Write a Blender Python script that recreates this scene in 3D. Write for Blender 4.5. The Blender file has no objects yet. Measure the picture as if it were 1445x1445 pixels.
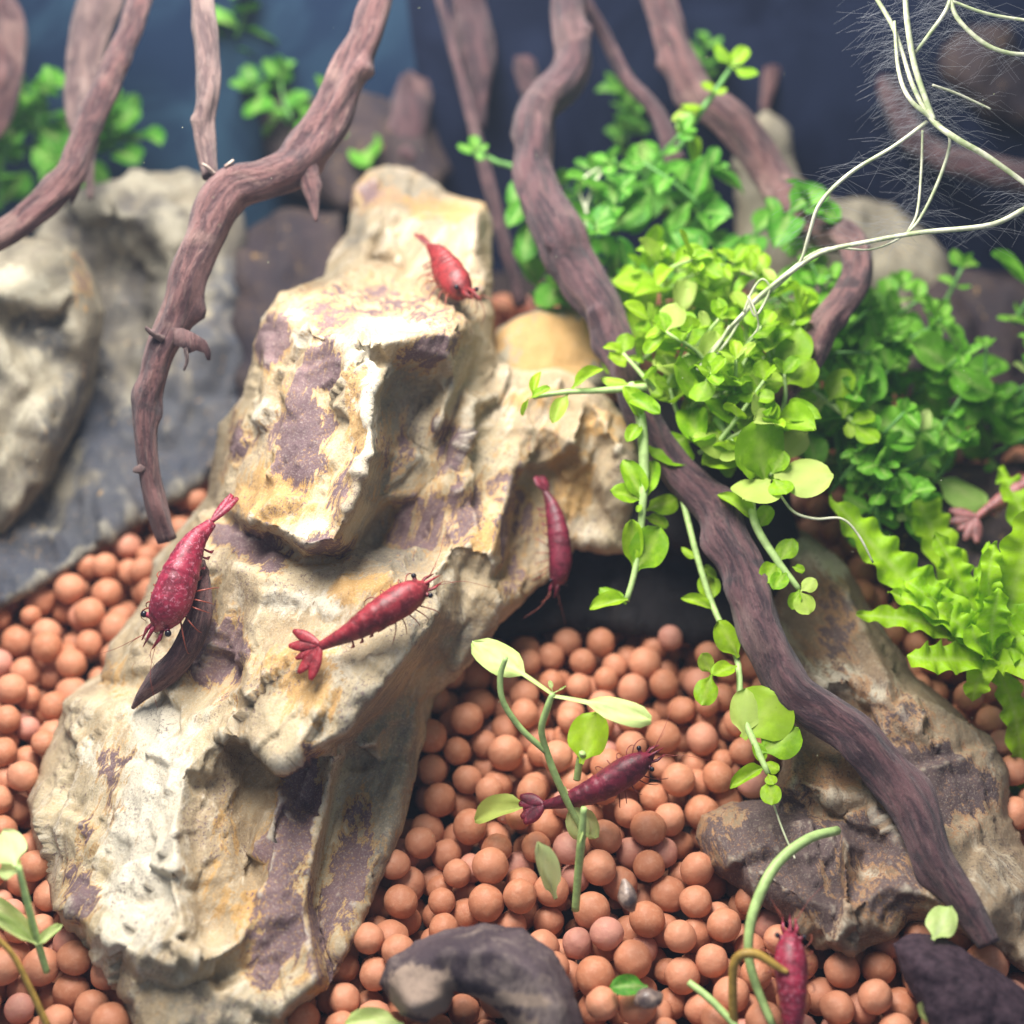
import bpy, math, random, time
T00 = time.time()
import numpy as np
from mathutils import Vector, Matrix, noise
from mathutils.geometry import delaunay_2d_cdt

random.seed(7)
RNG = np.random.default_rng(7)
scn = bpy.context.scene
scn.unit_settings.system = 'METRIC'
scn.unit_settings.scale_length = 0.01          # one unit is a centimetre

# ------------------------------------------------------------------ camera
PITCH = math.radians(30.0)
FOV = math.radians(40.0)
T = math.tan(FOV / 2)
DIST = 22.0
CAM = Vector((0, -DIST * math.cos(PITCH), DIST * math.sin(PITCH)))
FWD = Vector((0, math.cos(PITCH), -math.sin(PITCH)))
UPV = Vector((0, math.sin(PITCH), math.cos(PITCH)))
cam_data = bpy.data.cameras.new('camera')
cam = bpy.data.objects.new('camera', cam_data)
scn.collection.objects.link(cam)
cam.location = CAM
cam.rotation_euler = (math.pi / 2 - PITCH, 0, 0)
cam_data.sensor_width = 36
cam_data.angle = FOV
cam_data.clip_start = 0.1
cam_data.clip_end = 500
cam_data.dof.use_dof = True
cam_data.dof.focus_distance = 21.4
cam_data.dof.aperture_fstop = cam_data.lens * 1e-3 / (2 * 0.28)
scn.camera = cam

# ------------------------------------------------------------------ world and lamps
world = bpy.data.worlds.new('World')
scn.world = world
world.use_nodes = True
bg = world.node_tree.nodes['Background']
bg.inputs[0].default_value = (0.72, 0.82, 1.0, 1)
bg.inputs[1].default_value = 0.34


def area_lamp(name, loc, target, sx, sy, power, col):
    l = bpy.data.lights.new(name, 'AREA')
    l.shape = 'RECTANGLE'
    l.size, l.size_y = sx, sy
    l.energy = power
    l.color = col
    o = bpy.data.objects.new(name, l)
    o.location = loc
    o.rotation_euler = (Vector(target) - Vector(loc)).to_track_quat('-Z', 'Y').to_euler()
    scn.collection.objects.link(o)
    return o


# the LED bar that hangs over the tank
area_lamp('aquarium_led_lamp', (-4.2, 1.2, 19.5), (0.0, 0.3, -2.0), 18.0, 9.0, 17500, (1.0, 0.97, 0.92))

scn.view_settings.view_transform = 'Standard'
scn.view_settings.look = 'None'
scn.view_settings.exposure = 0.0
scn.view_settings.gamma = 1.0
scn.view_settings.use_curve_mapping = False
scn.cycles.use_denoising = True
scn.cycles.max_bounces = 8
scn.cycles.transparent_max_bounces = 12
scn.cycles.volume_step_rate = 4
scn.cycles.sample_clamp_indirect = 6


# ------------------------------------------------------------------ helpers
def P(px, py, d):
    """a point of the place, from its bearing in the photograph and its own distance"""
    return CAM + FWD * d + Vector((1, 0, 0)) * ((px - 722.5) / 722.5 * T * d) + UPV * (-(py - 722.5) / 722.5 * T * d)


def pw(px, d):
    return px / 722.5 * T * d


def ground_d(py):
    return 29.07 / (1.102 + (py - 722.5) / 722.5 * T)


G0 = P(722.5, 1420, ground_d(1420))
G1 = P(722.5, 900, ground_d(900))
SLOPE = (G1.z - G0.z) / (G1.y - G0.y)


def gz(y):
    return G0.z + SLOPE * (y - G0.y)


def wloc(o):
    v = Vector((0, 0, 0))
    while o:
        v = v + o.location
        o = o.parent
    return v


def tag(o, label, cat, group=None, kind=None):
    if label:
        o['label'] = label
    if cat:
        o['category'] = cat
    if group:
        o['group'] = group
    if kind:
        o['kind'] = kind
    return o


def empty(name, loc, label, cat, group=None):
    o = bpy.data.objects.new(name, None)
    o.location = loc
    o.empty_display_size = 0.2
    scn.collection.objects.link(o)
    return tag(o, label, cat, group)


def mk(name, verts, faces, mat, parent=None, origin=None, smooth=True, attrs=None):
    """one mesh object from points in world space"""
    off = wloc(parent) if parent else (Vector(origin) if origin is not None else Vector(np.mean(np.array([tuple(v) for v in verts]), axis=0)))
    me = bpy.data.meshes.new(name)
    V = np.array([tuple(v) for v in verts], dtype=float) - np.array(off)
    me.from_pydata(V.tolist(), [], faces)
    if attrs:
        for k, arr in attrs.items():
            arr = np.asarray(arr, dtype=np.float32)
            if arr.ndim == 1:
                a = me.attributes.new(k, 'FLOAT', 'POINT')
                a.data.foreach_set('value', arr)
            else:
                a = me.attributes.new(k, 'FLOAT_VECTOR', 'POINT')
                a.data.foreach_set('vector', arr.ravel())
    if smooth:
        me.polygons.foreach_set('use_smooth', [True] * len(me.polygons))
    me.materials.append(mat)
    me.update()
    o = bpy.data.objects.new(name, me)
    scn.collection.objects.link(o)
    if parent:
        o.parent = parent
    else:
        o.location = off
    return o


def catmull(pts, n):
    """resample a control polyline; pts are tuples of any length"""
    A = np.array(pts, dtype=float)
    if len(A) == 2:
        s = np.linspace(0, 1, n)[:, None]
        return A[0] * (1 - s) + A[1] * s
    Pp = np.vstack([2 * A[0] - A[1], A, 2 * A[-1] - A[-2]])
    m = len(A) - 1
    out = []
    for s in np.linspace(0, m - 1e-9, n):
        i = int(s)
        t = s - i
        p0, p1, p2, p3 = Pp[i], Pp[i + 1], Pp[i + 2], Pp[i + 3]
        out.append(0.5 * (2 * p1 + (p2 - p0) * t + (2 * p0 - 5 * p1 + 4 * p2 - p3) * t * t + (3 * p1 - p0 - 3 * p2 + p3) * t ** 3))
    return np.array(out)


def frames(C):
    n = len(C)
    Tn = np.gradient(C, axis=0)
    Tn /= np.linalg.norm(Tn, axis=1)[:, None] + 1e-12
    ref = np.array([0.3, -0.8, 0.5])
    N = np.zeros_like(C)
    v = ref - Tn[0] * ref.dot(Tn[0])
    N[0] = v / np.linalg.norm(v)
    for i in range(1, n):
        v = N[i - 1] - Tn[i] * N[i - 1].dot(Tn[i])
        N[i] = v / (np.linalg.norm(v) + 1e-12)
    return Tn, N, np.cross(Tn, N)


def tube_data(C, R, seg, flat=1.0, rough=0.0, seed=0, rscale=1.0, knots=()):
    C = np.asarray(C)
    Tn, N, B = frames(C)
    n = len(C)
    L = np.concatenate([[0], np.cumsum(np.linalg.norm(np.diff(C, axis=0), axis=1))])
    V, G = [], []
    for i in range(n):
        for k in range(seg):
            a = 2 * math.pi * k / seg
            r = R[i]
            ca, sa = math.cos(a), math.sin(a)
            if rough:
                q = Vector((ca * 0.55 * rscale, sa * 0.55 * rscale, L[i] * 0.16 * rscale + seed))
                q2 = Vector((ca * 2.2, sa * 2.2, L[i] * 0.5 + seed * 3))
                q3 = Vector((C[i][0] * 1.3 + ca, C[i][1] * 1.3 + sa, C[i][2] * 1.3 + seed))
                r *= 1 + rough * (0.55 * noise.noise(q * 2.2) + 0.5 * (0.4 - abs(noise.noise(q2))) + 0.55 * noise.noise(q3))
            for (ki, ka, kh, kw) in knots:
                da = math.atan2(math.sin(a - ka), math.cos(a - ka))
                r *= 1 + kh * math.exp(-((i - ki) / kw) ** 2 - (da / 0.55) ** 2)
            V.append(C[i] + (N[i] * ca + B[i] * sa * flat) * r)
            G.append((ca * R[i], sa * R[i], L[i]))
    F = []
    for i in range(n - 1):
        for k in range(seg):
            F.append((i * seg + k, i * seg + (k + 1) % seg, (i + 1) * seg + (k + 1) % seg, (i + 1) * seg + k))
    V.append(C[0]); G.append((0, 0, 0))
    V.append(C[-1]); G.append((0, 0, L[-1]))
    a, b = len(V) - 2, len(V) - 1
    for k in range(seg):
        F.append((a, (k + 1) % seg, k))
        F.append((b, (n - 1) * seg + k, (n - 1) * seg + (k + 1) % seg))
    return V, F, G


def tube(name, ctrl, mat, parent=None, seg=8, n=20, flat=1.0, rough=0.0, seed=0, tip=None, origin=None, thin=1.0):
    """ctrl: (px, py, d, width in photo pixels) of each bend"""
    rows = [(*P(c[0], c[1], c[2]), pw(c[3], c[2]) / 2 * thin) for c in ctrl]
    S = catmull(rows, n)
    C, R = S[:, :3].copy(), np.maximum(S[:, 3], 0.002)
    knots = []
    if rough > 0.3:
        kr = random.Random(int(seed * 13) + 1)
        for i in range(n):
            q = Vector(S[i, :3])
            C[i] += R[i] * (0.40 * np.array(noise.noise_vector(q * 0.8 + Vector((seed, 0, 0)))) + 0.10 * np.array(noise.noise_vector(q * 2.0 + Vector((0, seed, 0)))))
        knots = [(kr.uniform(0.05, 0.95) * n, kr.uniform(0, 6.28), kr.uniform(0.18, 0.5), kr.uniform(1.2, 2.6)) for _ in range(max(2, n // 14))]
    V, F, G = tube_data(C, R, seg, flat, rough, seed, knots=knots)
    return mk(name, V, F, mat, parent, origin=origin if origin is not None else C[-1], attrs={'grain': G})


# ------------------------------------------------------------------ materials
class NT:
    def __init__(self, name):
        self.m = bpy.data.materials.new(name)
        self.m.use_nodes = True
        self.t = self.m.node_tree
        self.t.nodes.clear()
        self.out = self.t.nodes.new('ShaderNodeOutputMaterial')

    def n(self, typ, **kw):
        nd = self.t.nodes.new(typ)
        for k, v in kw.items():
            setattr(nd, k, v)
        return nd

    def link(self, a, b):
        self.t.links.new(a, b)

    def setin(self, nd, key, v):
        s = nd.inputs[key]
        if hasattr(v, 'is_output') or isinstance(v, bpy.types.NodeSocket):
            self.link(v, s)
        else:
            if isinstance(v, (tuple, list)) and len(v) == 3 and s.type == 'RGBA':
                v = (*v, 1)
            s.default_value = v

    def noise(self, vec, scale, detail=4, rough=0.6, dist=0.0):
        nd = self.n('ShaderNodeTexNoise')
        if vec is not None:
            self.link(vec, nd.inputs['Vector'])
        nd.inputs['Scale'].default_value = scale
        nd.inputs['Detail'].default_value = detail
        nd.inputs['Roughness'].default_value = rough
        nd.inputs['Distortion'].default_value = dist
        return nd.outputs['Fac']

    def math(self, op, a, b=0.0, c=0.0, clamp=False):
        nd = self.n('ShaderNodeMath', operation=op, use_clamp=clamp)
        self.setin(nd, 0, a); self.setin(nd, 1, b)
        if op in ('MULTIPLY_ADD',):
            self.setin(nd, 2, c)
        return nd.outputs[0]

    def ramp(self, f, lo, hi):
        nd = self.n('ShaderNodeMapRange')
        nd.interpolation_type = 'SMOOTHSTEP'
        self.setin(nd, 'Value', f)
        nd.inputs['From Min'].default_value = lo
        nd.inputs['From Max'].default_value = hi
        return nd.outputs[0]

    def mix(self, f, a, b, blend='MIX'):
        nd = self.n('ShaderNodeMix', data_type='RGBA', blend_type=blend)
        self.setin(nd, 0, f)
        self.setin(nd, 6, a); self.setin(nd, 7, b)
        return nd.outputs[2]

    def attr(self, name):
        return self.n('ShaderNodeAttribute', attribute_name=name)

    def bump(self, h, strength, dist, prev=None):
        nd = self.n('ShaderNodeBump')
        nd.inputs['Strength'].default_value = strength
        nd.inputs['Distance'].default_value = dist
        self.link(h, nd.inputs['Height'])
        if prev is not None:
            self.link(prev, nd.inputs['Normal'])
        return nd.outputs[0]

    def principled(self, **kw):
        nd = self.n('ShaderNodeBsdfPrincipled')
        for k, v in kw.items():
            self.setin(nd, k, v)
        return nd

    def surf(self, sh):
        self.link(sh, self.out.inputs['Surface'])
        return self.m


def obj_coord(nt):
    return nt.n('ShaderNodeTexCoord').outputs['Object']


def rnd(nt):
    return nt.n('ShaderNodeObjectInfo').outputs['Random']


def stone_mat(name, cream=(0.48, 0.385, 0.245), tan=(0.34, 0.25, 0.15), chalk=(0.66, 0.59, 0.46), purple=(0.120, 0.076, 0.092), ochre=(0.47, 0.275, 0.095),
              grey=(0.20, 0.18, 0.14), speck=1.0):
    t = NT(name)
    co = obj_coord(t)
    sc = t.attr('strata').outputs['Vector']
    big = t.noise(sc, 0.60, 5, 0.6, 0.6)
    mid = t.noise(sc, 2.3, 6, 0.68, 0.4)
    fine = t.noise(sc, 9.5, 6, 0.72, 0.2)
    vfine = t.noise(co, 30.0, 4, 0.7)
    c = t.mix(t.ramp(big, 0.40, 0.62), cream, tan)
    c = t.mix(t.math('MULTIPLY', t.ramp(mid, 0.5, 0.66), 0.6), c, chalk)

    def patch(c, at, col, w_mid, w_fine, lo, hi, amt=1.0):
        a = t.attr(at).outputs['Fac']
        s = t.math('ADD', a, t.math('MULTIPLY', t.math('SUBTRACT', mid, 0.5), w_mid))
        s = t.math('ADD', s, t.math('MULTIPLY', t.math('SUBTRACT', fine, 0.5), w_fine))
        return t.mix(t.math('MULTIPLY', t.ramp(s, lo, hi), amt), c, col)

    c = patch(c, 'grey', grey, 1.2, 1.0, 0.35, 0.75, 0.85)
    c = patch(c, 'white', chalk, 1.4, 0.8, 0.40, 0.75)
    c = patch(c, 'ochre', ochre, 1.6, 1.4, 0.42, 0.62, 0.9)
    c = patch(c, 'purple', ochre, 1.6, 1.8, 0.28, 0.46, 0.8)
    pcol = t.mix(t.ramp(big, 0.35, 0.65), purple, (purple[0] * 1.7, purple[1] * 1.7, purple[2] * 1.5))
    c = patch(c, 'purple', pcol, 1.5, 1.5, 0.46, 0.54, 0.95)
    # worn chalky edges
    geo = t.n('ShaderNodeNewGeometry')
    edge = t.math('MULTIPLY', t.ramp(geo.outputs['Pointiness'], 0.525, 0.60), t.ramp(fine, 0.30, 0.55))
    c = t.mix(t.math('MULTIPLY', edge, 0.7), c, chalk)
    # small pits, dots and stains of the stone itself
    grit = t.noise(co, 19.0, 5, 0.75, 0.3)
    zone = t.noise(co, 1.1, 3, 0.5, 0.5)
    c = t.mix(t.math('MULTIPLY', t.math('MULTIPLY', t.ramp(grit, 0.53, 0.60), t.ramp(zone, 0.42, 0.62)), 0.75 * speck), c, purple)
    c = t.mix(t.math('MULTIPLY', t.math('MULTIPLY', t.ramp(grit, 0.46, 0.38), t.ramp(zone, 0.58, 0.40)), 0.55 * speck), c, ochre)
    dots = t.math('MULTIPLY', t.ramp(fine, 0.60, 0.68), t.ramp(mid, 0.45, 0.6))
    c = t.mix(t.math('MULTIPLY', dots, 0.55 * speck), c, purple)
    c = t.mix(t.math('MULTIPLY', t.ramp(vfine, 0.56, 0.70), 0.35 * speck), c, (0.16, 0.11, 0.08))
    c = t.mix(t.math('MULTIPLY', t.ramp(vfine, 0.47, 0.36), 0.25), c, chalk)
    b = t.bump(mid, 0.22, 0.16)
    b = t.bump(fine, 0.55, 0.07, b)
    b = t.bump(grit, 0.5, 0.035, b)
    b = t.bump(vfine, 0.5, 0.022, b)
    pr = t.principled(**{'Base Color': c, 'Roughness': 0.72, 'Normal': b, 'Specular IOR Level': 0.25})
    return t.surf(pr.outputs[0])


def wood_mat(name, a=(0.215, 0.100, 0.094), b=(0.070, 0.028, 0.033), hi=(0.37, 0.23, 0.195), stain=(0.03, 0.02, 0.025)):
    t = NT(name)
    g = t.attr('grain').outputs['Vector']
    mp = t.n('ShaderNodeMapping')
    mp.inputs['Scale'].default_value = (3.2, 3.2, 0.55)
    t.link(g, mp.inputs['Vector'])
    co = obj_coord(t)
    fib = t.noise(mp.outputs[0], 2.2, 8, 0.72, 0.5)
    fib2 = t.noise(mp.outputs[0], 6.5, 6, 0.7, 0.2)
    blot = t.noise(co, 0.9, 4, 0.6, 0.8)
    fuzz = t.noise(co, 26, 4, 0.8)
    c = t.mix(t.ramp(fib, 0.42, 0.57), b, a)
    c = t.mix(t.math('MULTIPLY', t.ramp(fib2, 0.52, 0.72), 0.65), c, hi)
    c = t.mix(t.math('MULTIPLY', t.ramp(blot, 0.52, 0.7), 0.55), c, hi)
    c = t.mix(t.math('MULTIPLY', t.ramp(blot, 0.42, 0.30), 0.75), c, stain)
    c = t.mix(t.math('MULTIPLY', t.ramp(fuzz, 0.58, 0.72), 0.35), c, hi)
    n1 = t.bump(fib, 1.0, 0.20)
    n1 = t.bump(fib2, 0.9, 0.08, n1)
    n1 = t.bump(fuzz, 0.5, 0.025, n1)
    pr = t.principled(**{'Base Color': c, 'Roughness': 0.85, 'Normal': n1, 'Specular IOR Level': 0.2, 'Sheen Weight': 0.25, 'Sheen Roughness': 0.5})
    return t.surf(pr.outputs[0])


def leaf_mat(name, a, b, young=(0.62, 0.70, 0.28), ya=0.18, trans=0.45, gloss=0.5):
    t = NT(name)
    co = obj_coord(t)
    r = rnd(t)
    n1 = t.noise(co, 2.6, 4, 0.6)
    n2 = t.noise(co, 14, 3, 0.6)
    c = t.mix(r, a, b)
    c = t.mix(t.math('MULTIPLY', t.ramp(n1, 0.42, 0.66), 0.35), c, tuple(min(1, x * 1.7) for x in b))
    # pale old leaves among the fresh ones
    c = t.mix(t.math('MULTIPLY', t.ramp(r, 1 - ya, 1.0), 0.8), c, young)
    # midrib and side veins
    vein = t.attr('vein').outputs['Fac']
    c = t.mix(t.math('MULTIPLY', vein, 0.45), c, young)
    c = t.mix(t.math('MULTIPLY', t.ramp(n2, 0.68, 0.76), 0.4), c, (0.10, 0.12, 0.02))
    nb = t.bump(n1, 0.25, 0.05)
    pr = t.principled(**{'Base Color': c, 'Roughness': gloss, 'Normal': nb, 'Specular IOR Level': 0.22})
    tr = t.n('ShaderNodeBsdfTranslucent')
    t.link(t.mix(0.5, c, (0.55, 0.75, 0.05), 'MULTIPLY') if False else c, tr.inputs['Color'])
    ms = t.n('ShaderNodeMixShader')
    ms.inputs[0].default_value = trans
    t.link(pr.outputs[0], ms.inputs[1])
    t.link(tr.outputs[0], ms.inputs[2])
    return t.surf(ms.outputs[0])


def simple_mat(name, col, rough=0.6, var=0.3, scale=6.0, bump=0.3, sss=0.0, dark=None, emit=None):
    t = NT(name)
    co = obj_coord(t)
    f = t.noise(co, scale, 5, 0.65)
    d = dark if dark else tuple(x * (1 - var) for x in col)
    c = t.mix(t.ramp(f, 0.35, 0.65), d, col)
    nb = t.bump(f, bump, 0.06)
    pr = t.principled(**{'Base Color': c, 'Roughness': rough, 'Normal': nb, 'Subsurface Weight': sss, 'Subsurface Radius': (0.1, 0.04, 0.03), 'Specular IOR Level': 0.3})
    return t.surf(pr.outputs[0])


def clay_mat():
    t = NT('terracotta_clay')
    co = obj_coord(t)
    at = t.attr('tone').outputs['Fac']
    r = t.math('FRACT', t.math('ADD', rnd(t), at))
    f = t.noise(co, 3.0, 4, 0.6)
    v = t.noise(co, 26, 3, 0.7)
    c = t.mix(r, (0.44, 0.168, 0.085), (0.56, 0.240, 0.138))
    c = t.mix(t.math('MULTIPLY', t.ramp(r, 0.86, 0.96), 0.6), c, (0.50, 0.23, 0.20))
    c = t.mix(t.math('MULTIPLY', t.ramp(f, 0.45, 0.7), 0.35), c, (0.60, 0.32, 0.20))
    c = t.mix(t.math('MULTIPLY', t.ramp(v, 0.66, 0.74), 0.5), c, (0.22, 0.09, 0.05))
    c = t.mix(t.math('MULTIPLY', t.ramp(v, 0.36, 0.28), 0.35), c, (0.66, 0.40, 0.28))
    nb = t.bump(v, 0.25, 0.012)
    nb = t.bump(f, 0.3, 0.04, nb)
    pr = t.principled(**{'Base Color': c, 'Roughness': 0.55, 'Normal': nb, 'Specular IOR Level': 0.35})
    return t.surf(pr.outputs[0])


def shrimp_mat(name, col, pale, pale_amt=0.5):
    t = NT(name)
    co = obj_coord(t)
    f = t.noise(co, 5.0, 5, 0.75, 0.6)
    v = t.noise(co, 17, 5, 0.75)
    c = t.mix(t.ramp(f, 0.40, 0.60), tuple(x * 0.45 for x in col), col)
    c = t.mix(t.math('MULTIPLY', t.ramp(v, 0.52, 0.66), pale_amt), c, pale)
    c = t.mix(t.math('MULTIPLY', t.ramp(v, 0.36, 0.28), 0.5), c, tuple(x * 0.3 for x in col))
    nb = t.bump(v, 0.25, 0.03)
    pr = t.principled(**{'Base Color': c, 'Roughness': 0.46, 'Normal': nb, 'Subsurface Weight': 0.45, 'Subsurface Radius': (0.14, 0.03, 0.03),
                         'Subsurface Scale': 0.7, 'Specular IOR Level': 0.45})
    return t.surf(pr.outputs[0])


M = {}
M['stone'] = stone_mat('dragon_stone_clay')
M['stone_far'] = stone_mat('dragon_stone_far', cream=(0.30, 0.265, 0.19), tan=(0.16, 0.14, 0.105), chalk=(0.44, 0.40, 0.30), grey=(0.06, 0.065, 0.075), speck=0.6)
M['stone_slab'] = stone_mat('dragon_stone_slab', cream=(0.27, 0.20, 0.125), tan=(0.17, 0.11, 0.07), chalk=(0.48, 0.42, 0.32), purple=(0.065, 0.045, 0.05),
                            ochre=(0.32, 0.17, 0.08))
M['husk'] = stone_mat('dark_husk', cream=(0.085, 0.060, 0.070), tan=(0.045, 0.031, 0.040), chalk=(0.20, 0.155, 0.14), purple=(0.030, 0.020, 0.026), ochre=(0.34, 0.25, 0.19), speck=0.5)
M['stone_shade'] = stone_mat('shaded_olive_stone', cream=(0.24, 0.21, 0.155), tan=(0.115, 0.105, 0.095), chalk=(0.32, 0.29, 0.22), purple=(0.04, 0.036, 0.048), grey=(0.040, 0.049, 0.075), speck=0.4)  # shade and bluish dimness put into the colours
M['cave'] = stone_mat('cave_shade_stone', cream=(0.010, 0.007, 0.008), tan=(0.006, 0.004, 0.005), chalk=(0.014, 0.011, 0.010), purple=(0.005, 0.004, 0.005), ochre=(0.012, 0.008, 0.006), grey=(0.007, 0.006, 0.006), speck=0.3)  # the cave's darkness put into near-black colours
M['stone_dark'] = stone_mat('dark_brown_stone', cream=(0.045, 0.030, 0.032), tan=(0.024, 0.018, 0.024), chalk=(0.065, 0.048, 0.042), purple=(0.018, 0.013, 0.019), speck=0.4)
M['wood'] = wood_mat('driftwood')
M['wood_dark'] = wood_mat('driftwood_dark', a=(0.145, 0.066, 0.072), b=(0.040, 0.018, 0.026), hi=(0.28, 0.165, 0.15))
M['wood_pale'] = wood_mat('driftwood_pale', a=(0.27, 0.17, 0.15), b=(0.12, 0.07, 0.07), hi=(0.42, 0.31, 0.27))
M['clay'] = clay_mat()
M['leaf'] = leaf_mat('bright_round_leaf', (0.17, 0.38, 0.006), (0.32, 0.52, 0.014), young=(0.52, 0.62, 0.18))
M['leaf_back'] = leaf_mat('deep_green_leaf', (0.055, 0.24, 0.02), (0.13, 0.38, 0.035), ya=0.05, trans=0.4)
M['leaf_pale'] = leaf_mat('pale_seedling_leaf', (0.50, 0.68, 0.20), (0.62, 0.78, 0.30), young=(0.75, 0.82, 0.5), trans=0.4)
M['leaf_ruffle'] = leaf_mat('ruffled_leaf', (0.24, 0.50, 0.006), (0.36, 0.60, 0.015), ya=0.0, trans=0.45)
M['stem'] = simple_mat('pale_green_stem', (0.40, 0.56, 0.20), 0.45, 0.3, 5, 0.2)
M['stem_back'] = simple_mat('deep_green_stem', (0.12, 0.30, 0.07), 0.5, 0.3, 5, 0.2)
M['stem_yellow'] = simple_mat('yellow_brown_stem', (0.38, 0.24, 0.05), 0.5, 0.4, 5, 0.2)
M['root'] = simple_mat('white_root', (0.62, 0.61, 0.46), 0.45, 0.35, 3, 0.2, dark=(0.30, 0.36, 0.18))
M['hair'] = simple_mat('root_hair', (0.30, 0.31, 0.34), 0.6, 0.2, 4, 0.0)
M['eye'] = simple_mat('black_eye', (0.012, 0.01, 0.016), 0.12, 0.1, 4, 0.0)
M['pod'] = simple_mat('dark_pod_husk', (0.085, 0.060, 0.070), 0.62, 0.6, 3.0, 0.6, dark=(0.028, 0.019, 0.026))
M['velvet'] = simple_mat('dark_leaf_litter', (0.050, 0.028, 0.038), 0.8, 0.5, 7.0, 0.7, dark=(0.020, 0.010, 0.016))
M['peel'] = simple_mat('torn_bark', (0.55, 0.46, 0.38), 0.8, 0.5, 6.0, 0.4, dark=(0.20, 0.12, 0.10))
M['shell'] = simple_mat('pale_shell', (0.34, 0.25, 0.20), 0.35, 0.5, 5.0, 0.2, dark=(0.07, 0.05, 0.05))


# ------------------------------------------------------------------ the setting
def sheet(name, pts, mat):
    o = mk(name, pts, [(0, 1, 2, 3)], mat, smooth=False)
    o['kind'] = 'structure'
    return o


ymin, ymax = -9.0, 13.0
FLOOR_DROP = 1.3
t_ = NT('dark_silt'); t_.surf(t_.principled(**{'Base Color': (0.022, 0.012, 0.010, 1), 'Roughness': 0.9}).outputs[0]); M['silt'] = t_.m
sheet('substrate_floor', [(-16, ymin, gz(ymin) - FLOOR_DROP), (16, ymin, gz(ymin) - FLOOR_DROP), (16, ymax, gz(ymax) - FLOOR_DROP), (-16, ymax, gz(ymax) - FLOOR_DROP)], M['silt'])

t_ = NT('dark_back_pane')
co_ = obj_coord(t_)
f_ = t_.noise(co_, 0.35, 3, 0.6, 1.0)
t_.surf(t_.principled(**{'Base Color': t_.mix(t_.ramp(f_, 0.35, 0.65), (0.006, 0.009, 0.024), (0.014, 0.020, 0.046)), 'Roughness': 0.5, 'Specular IOR Level': 0.08}).outputs[0])
M['back'] = t_.m
XS = -0.35      # where the painted blue haze ends and the bare black pane begins
t_ = NT('blue_haze_backing')  # watery blue haze and side-glass reflection put into the panel colour
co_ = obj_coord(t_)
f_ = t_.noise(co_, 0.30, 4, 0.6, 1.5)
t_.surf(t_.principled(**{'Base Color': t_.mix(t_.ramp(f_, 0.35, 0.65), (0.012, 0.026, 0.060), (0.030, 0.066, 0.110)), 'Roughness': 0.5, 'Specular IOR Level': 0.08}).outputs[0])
M['back_haze'] = t_.m
sheet('tank_back_wall', [(XS, 12.5, -12), (22, 12.5, -12), (22, 12.5, 11.8), (XS - 2.6, 12.5, 11.8)], M['back'])
sheet('tank_back_haze_panel', [(-22, 12.5, -12), (XS, 12.5, -12), (XS - 2.6, 12.5, 11.8), (-22, 12.5, 11.8)], M['back_haze'])


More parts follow.
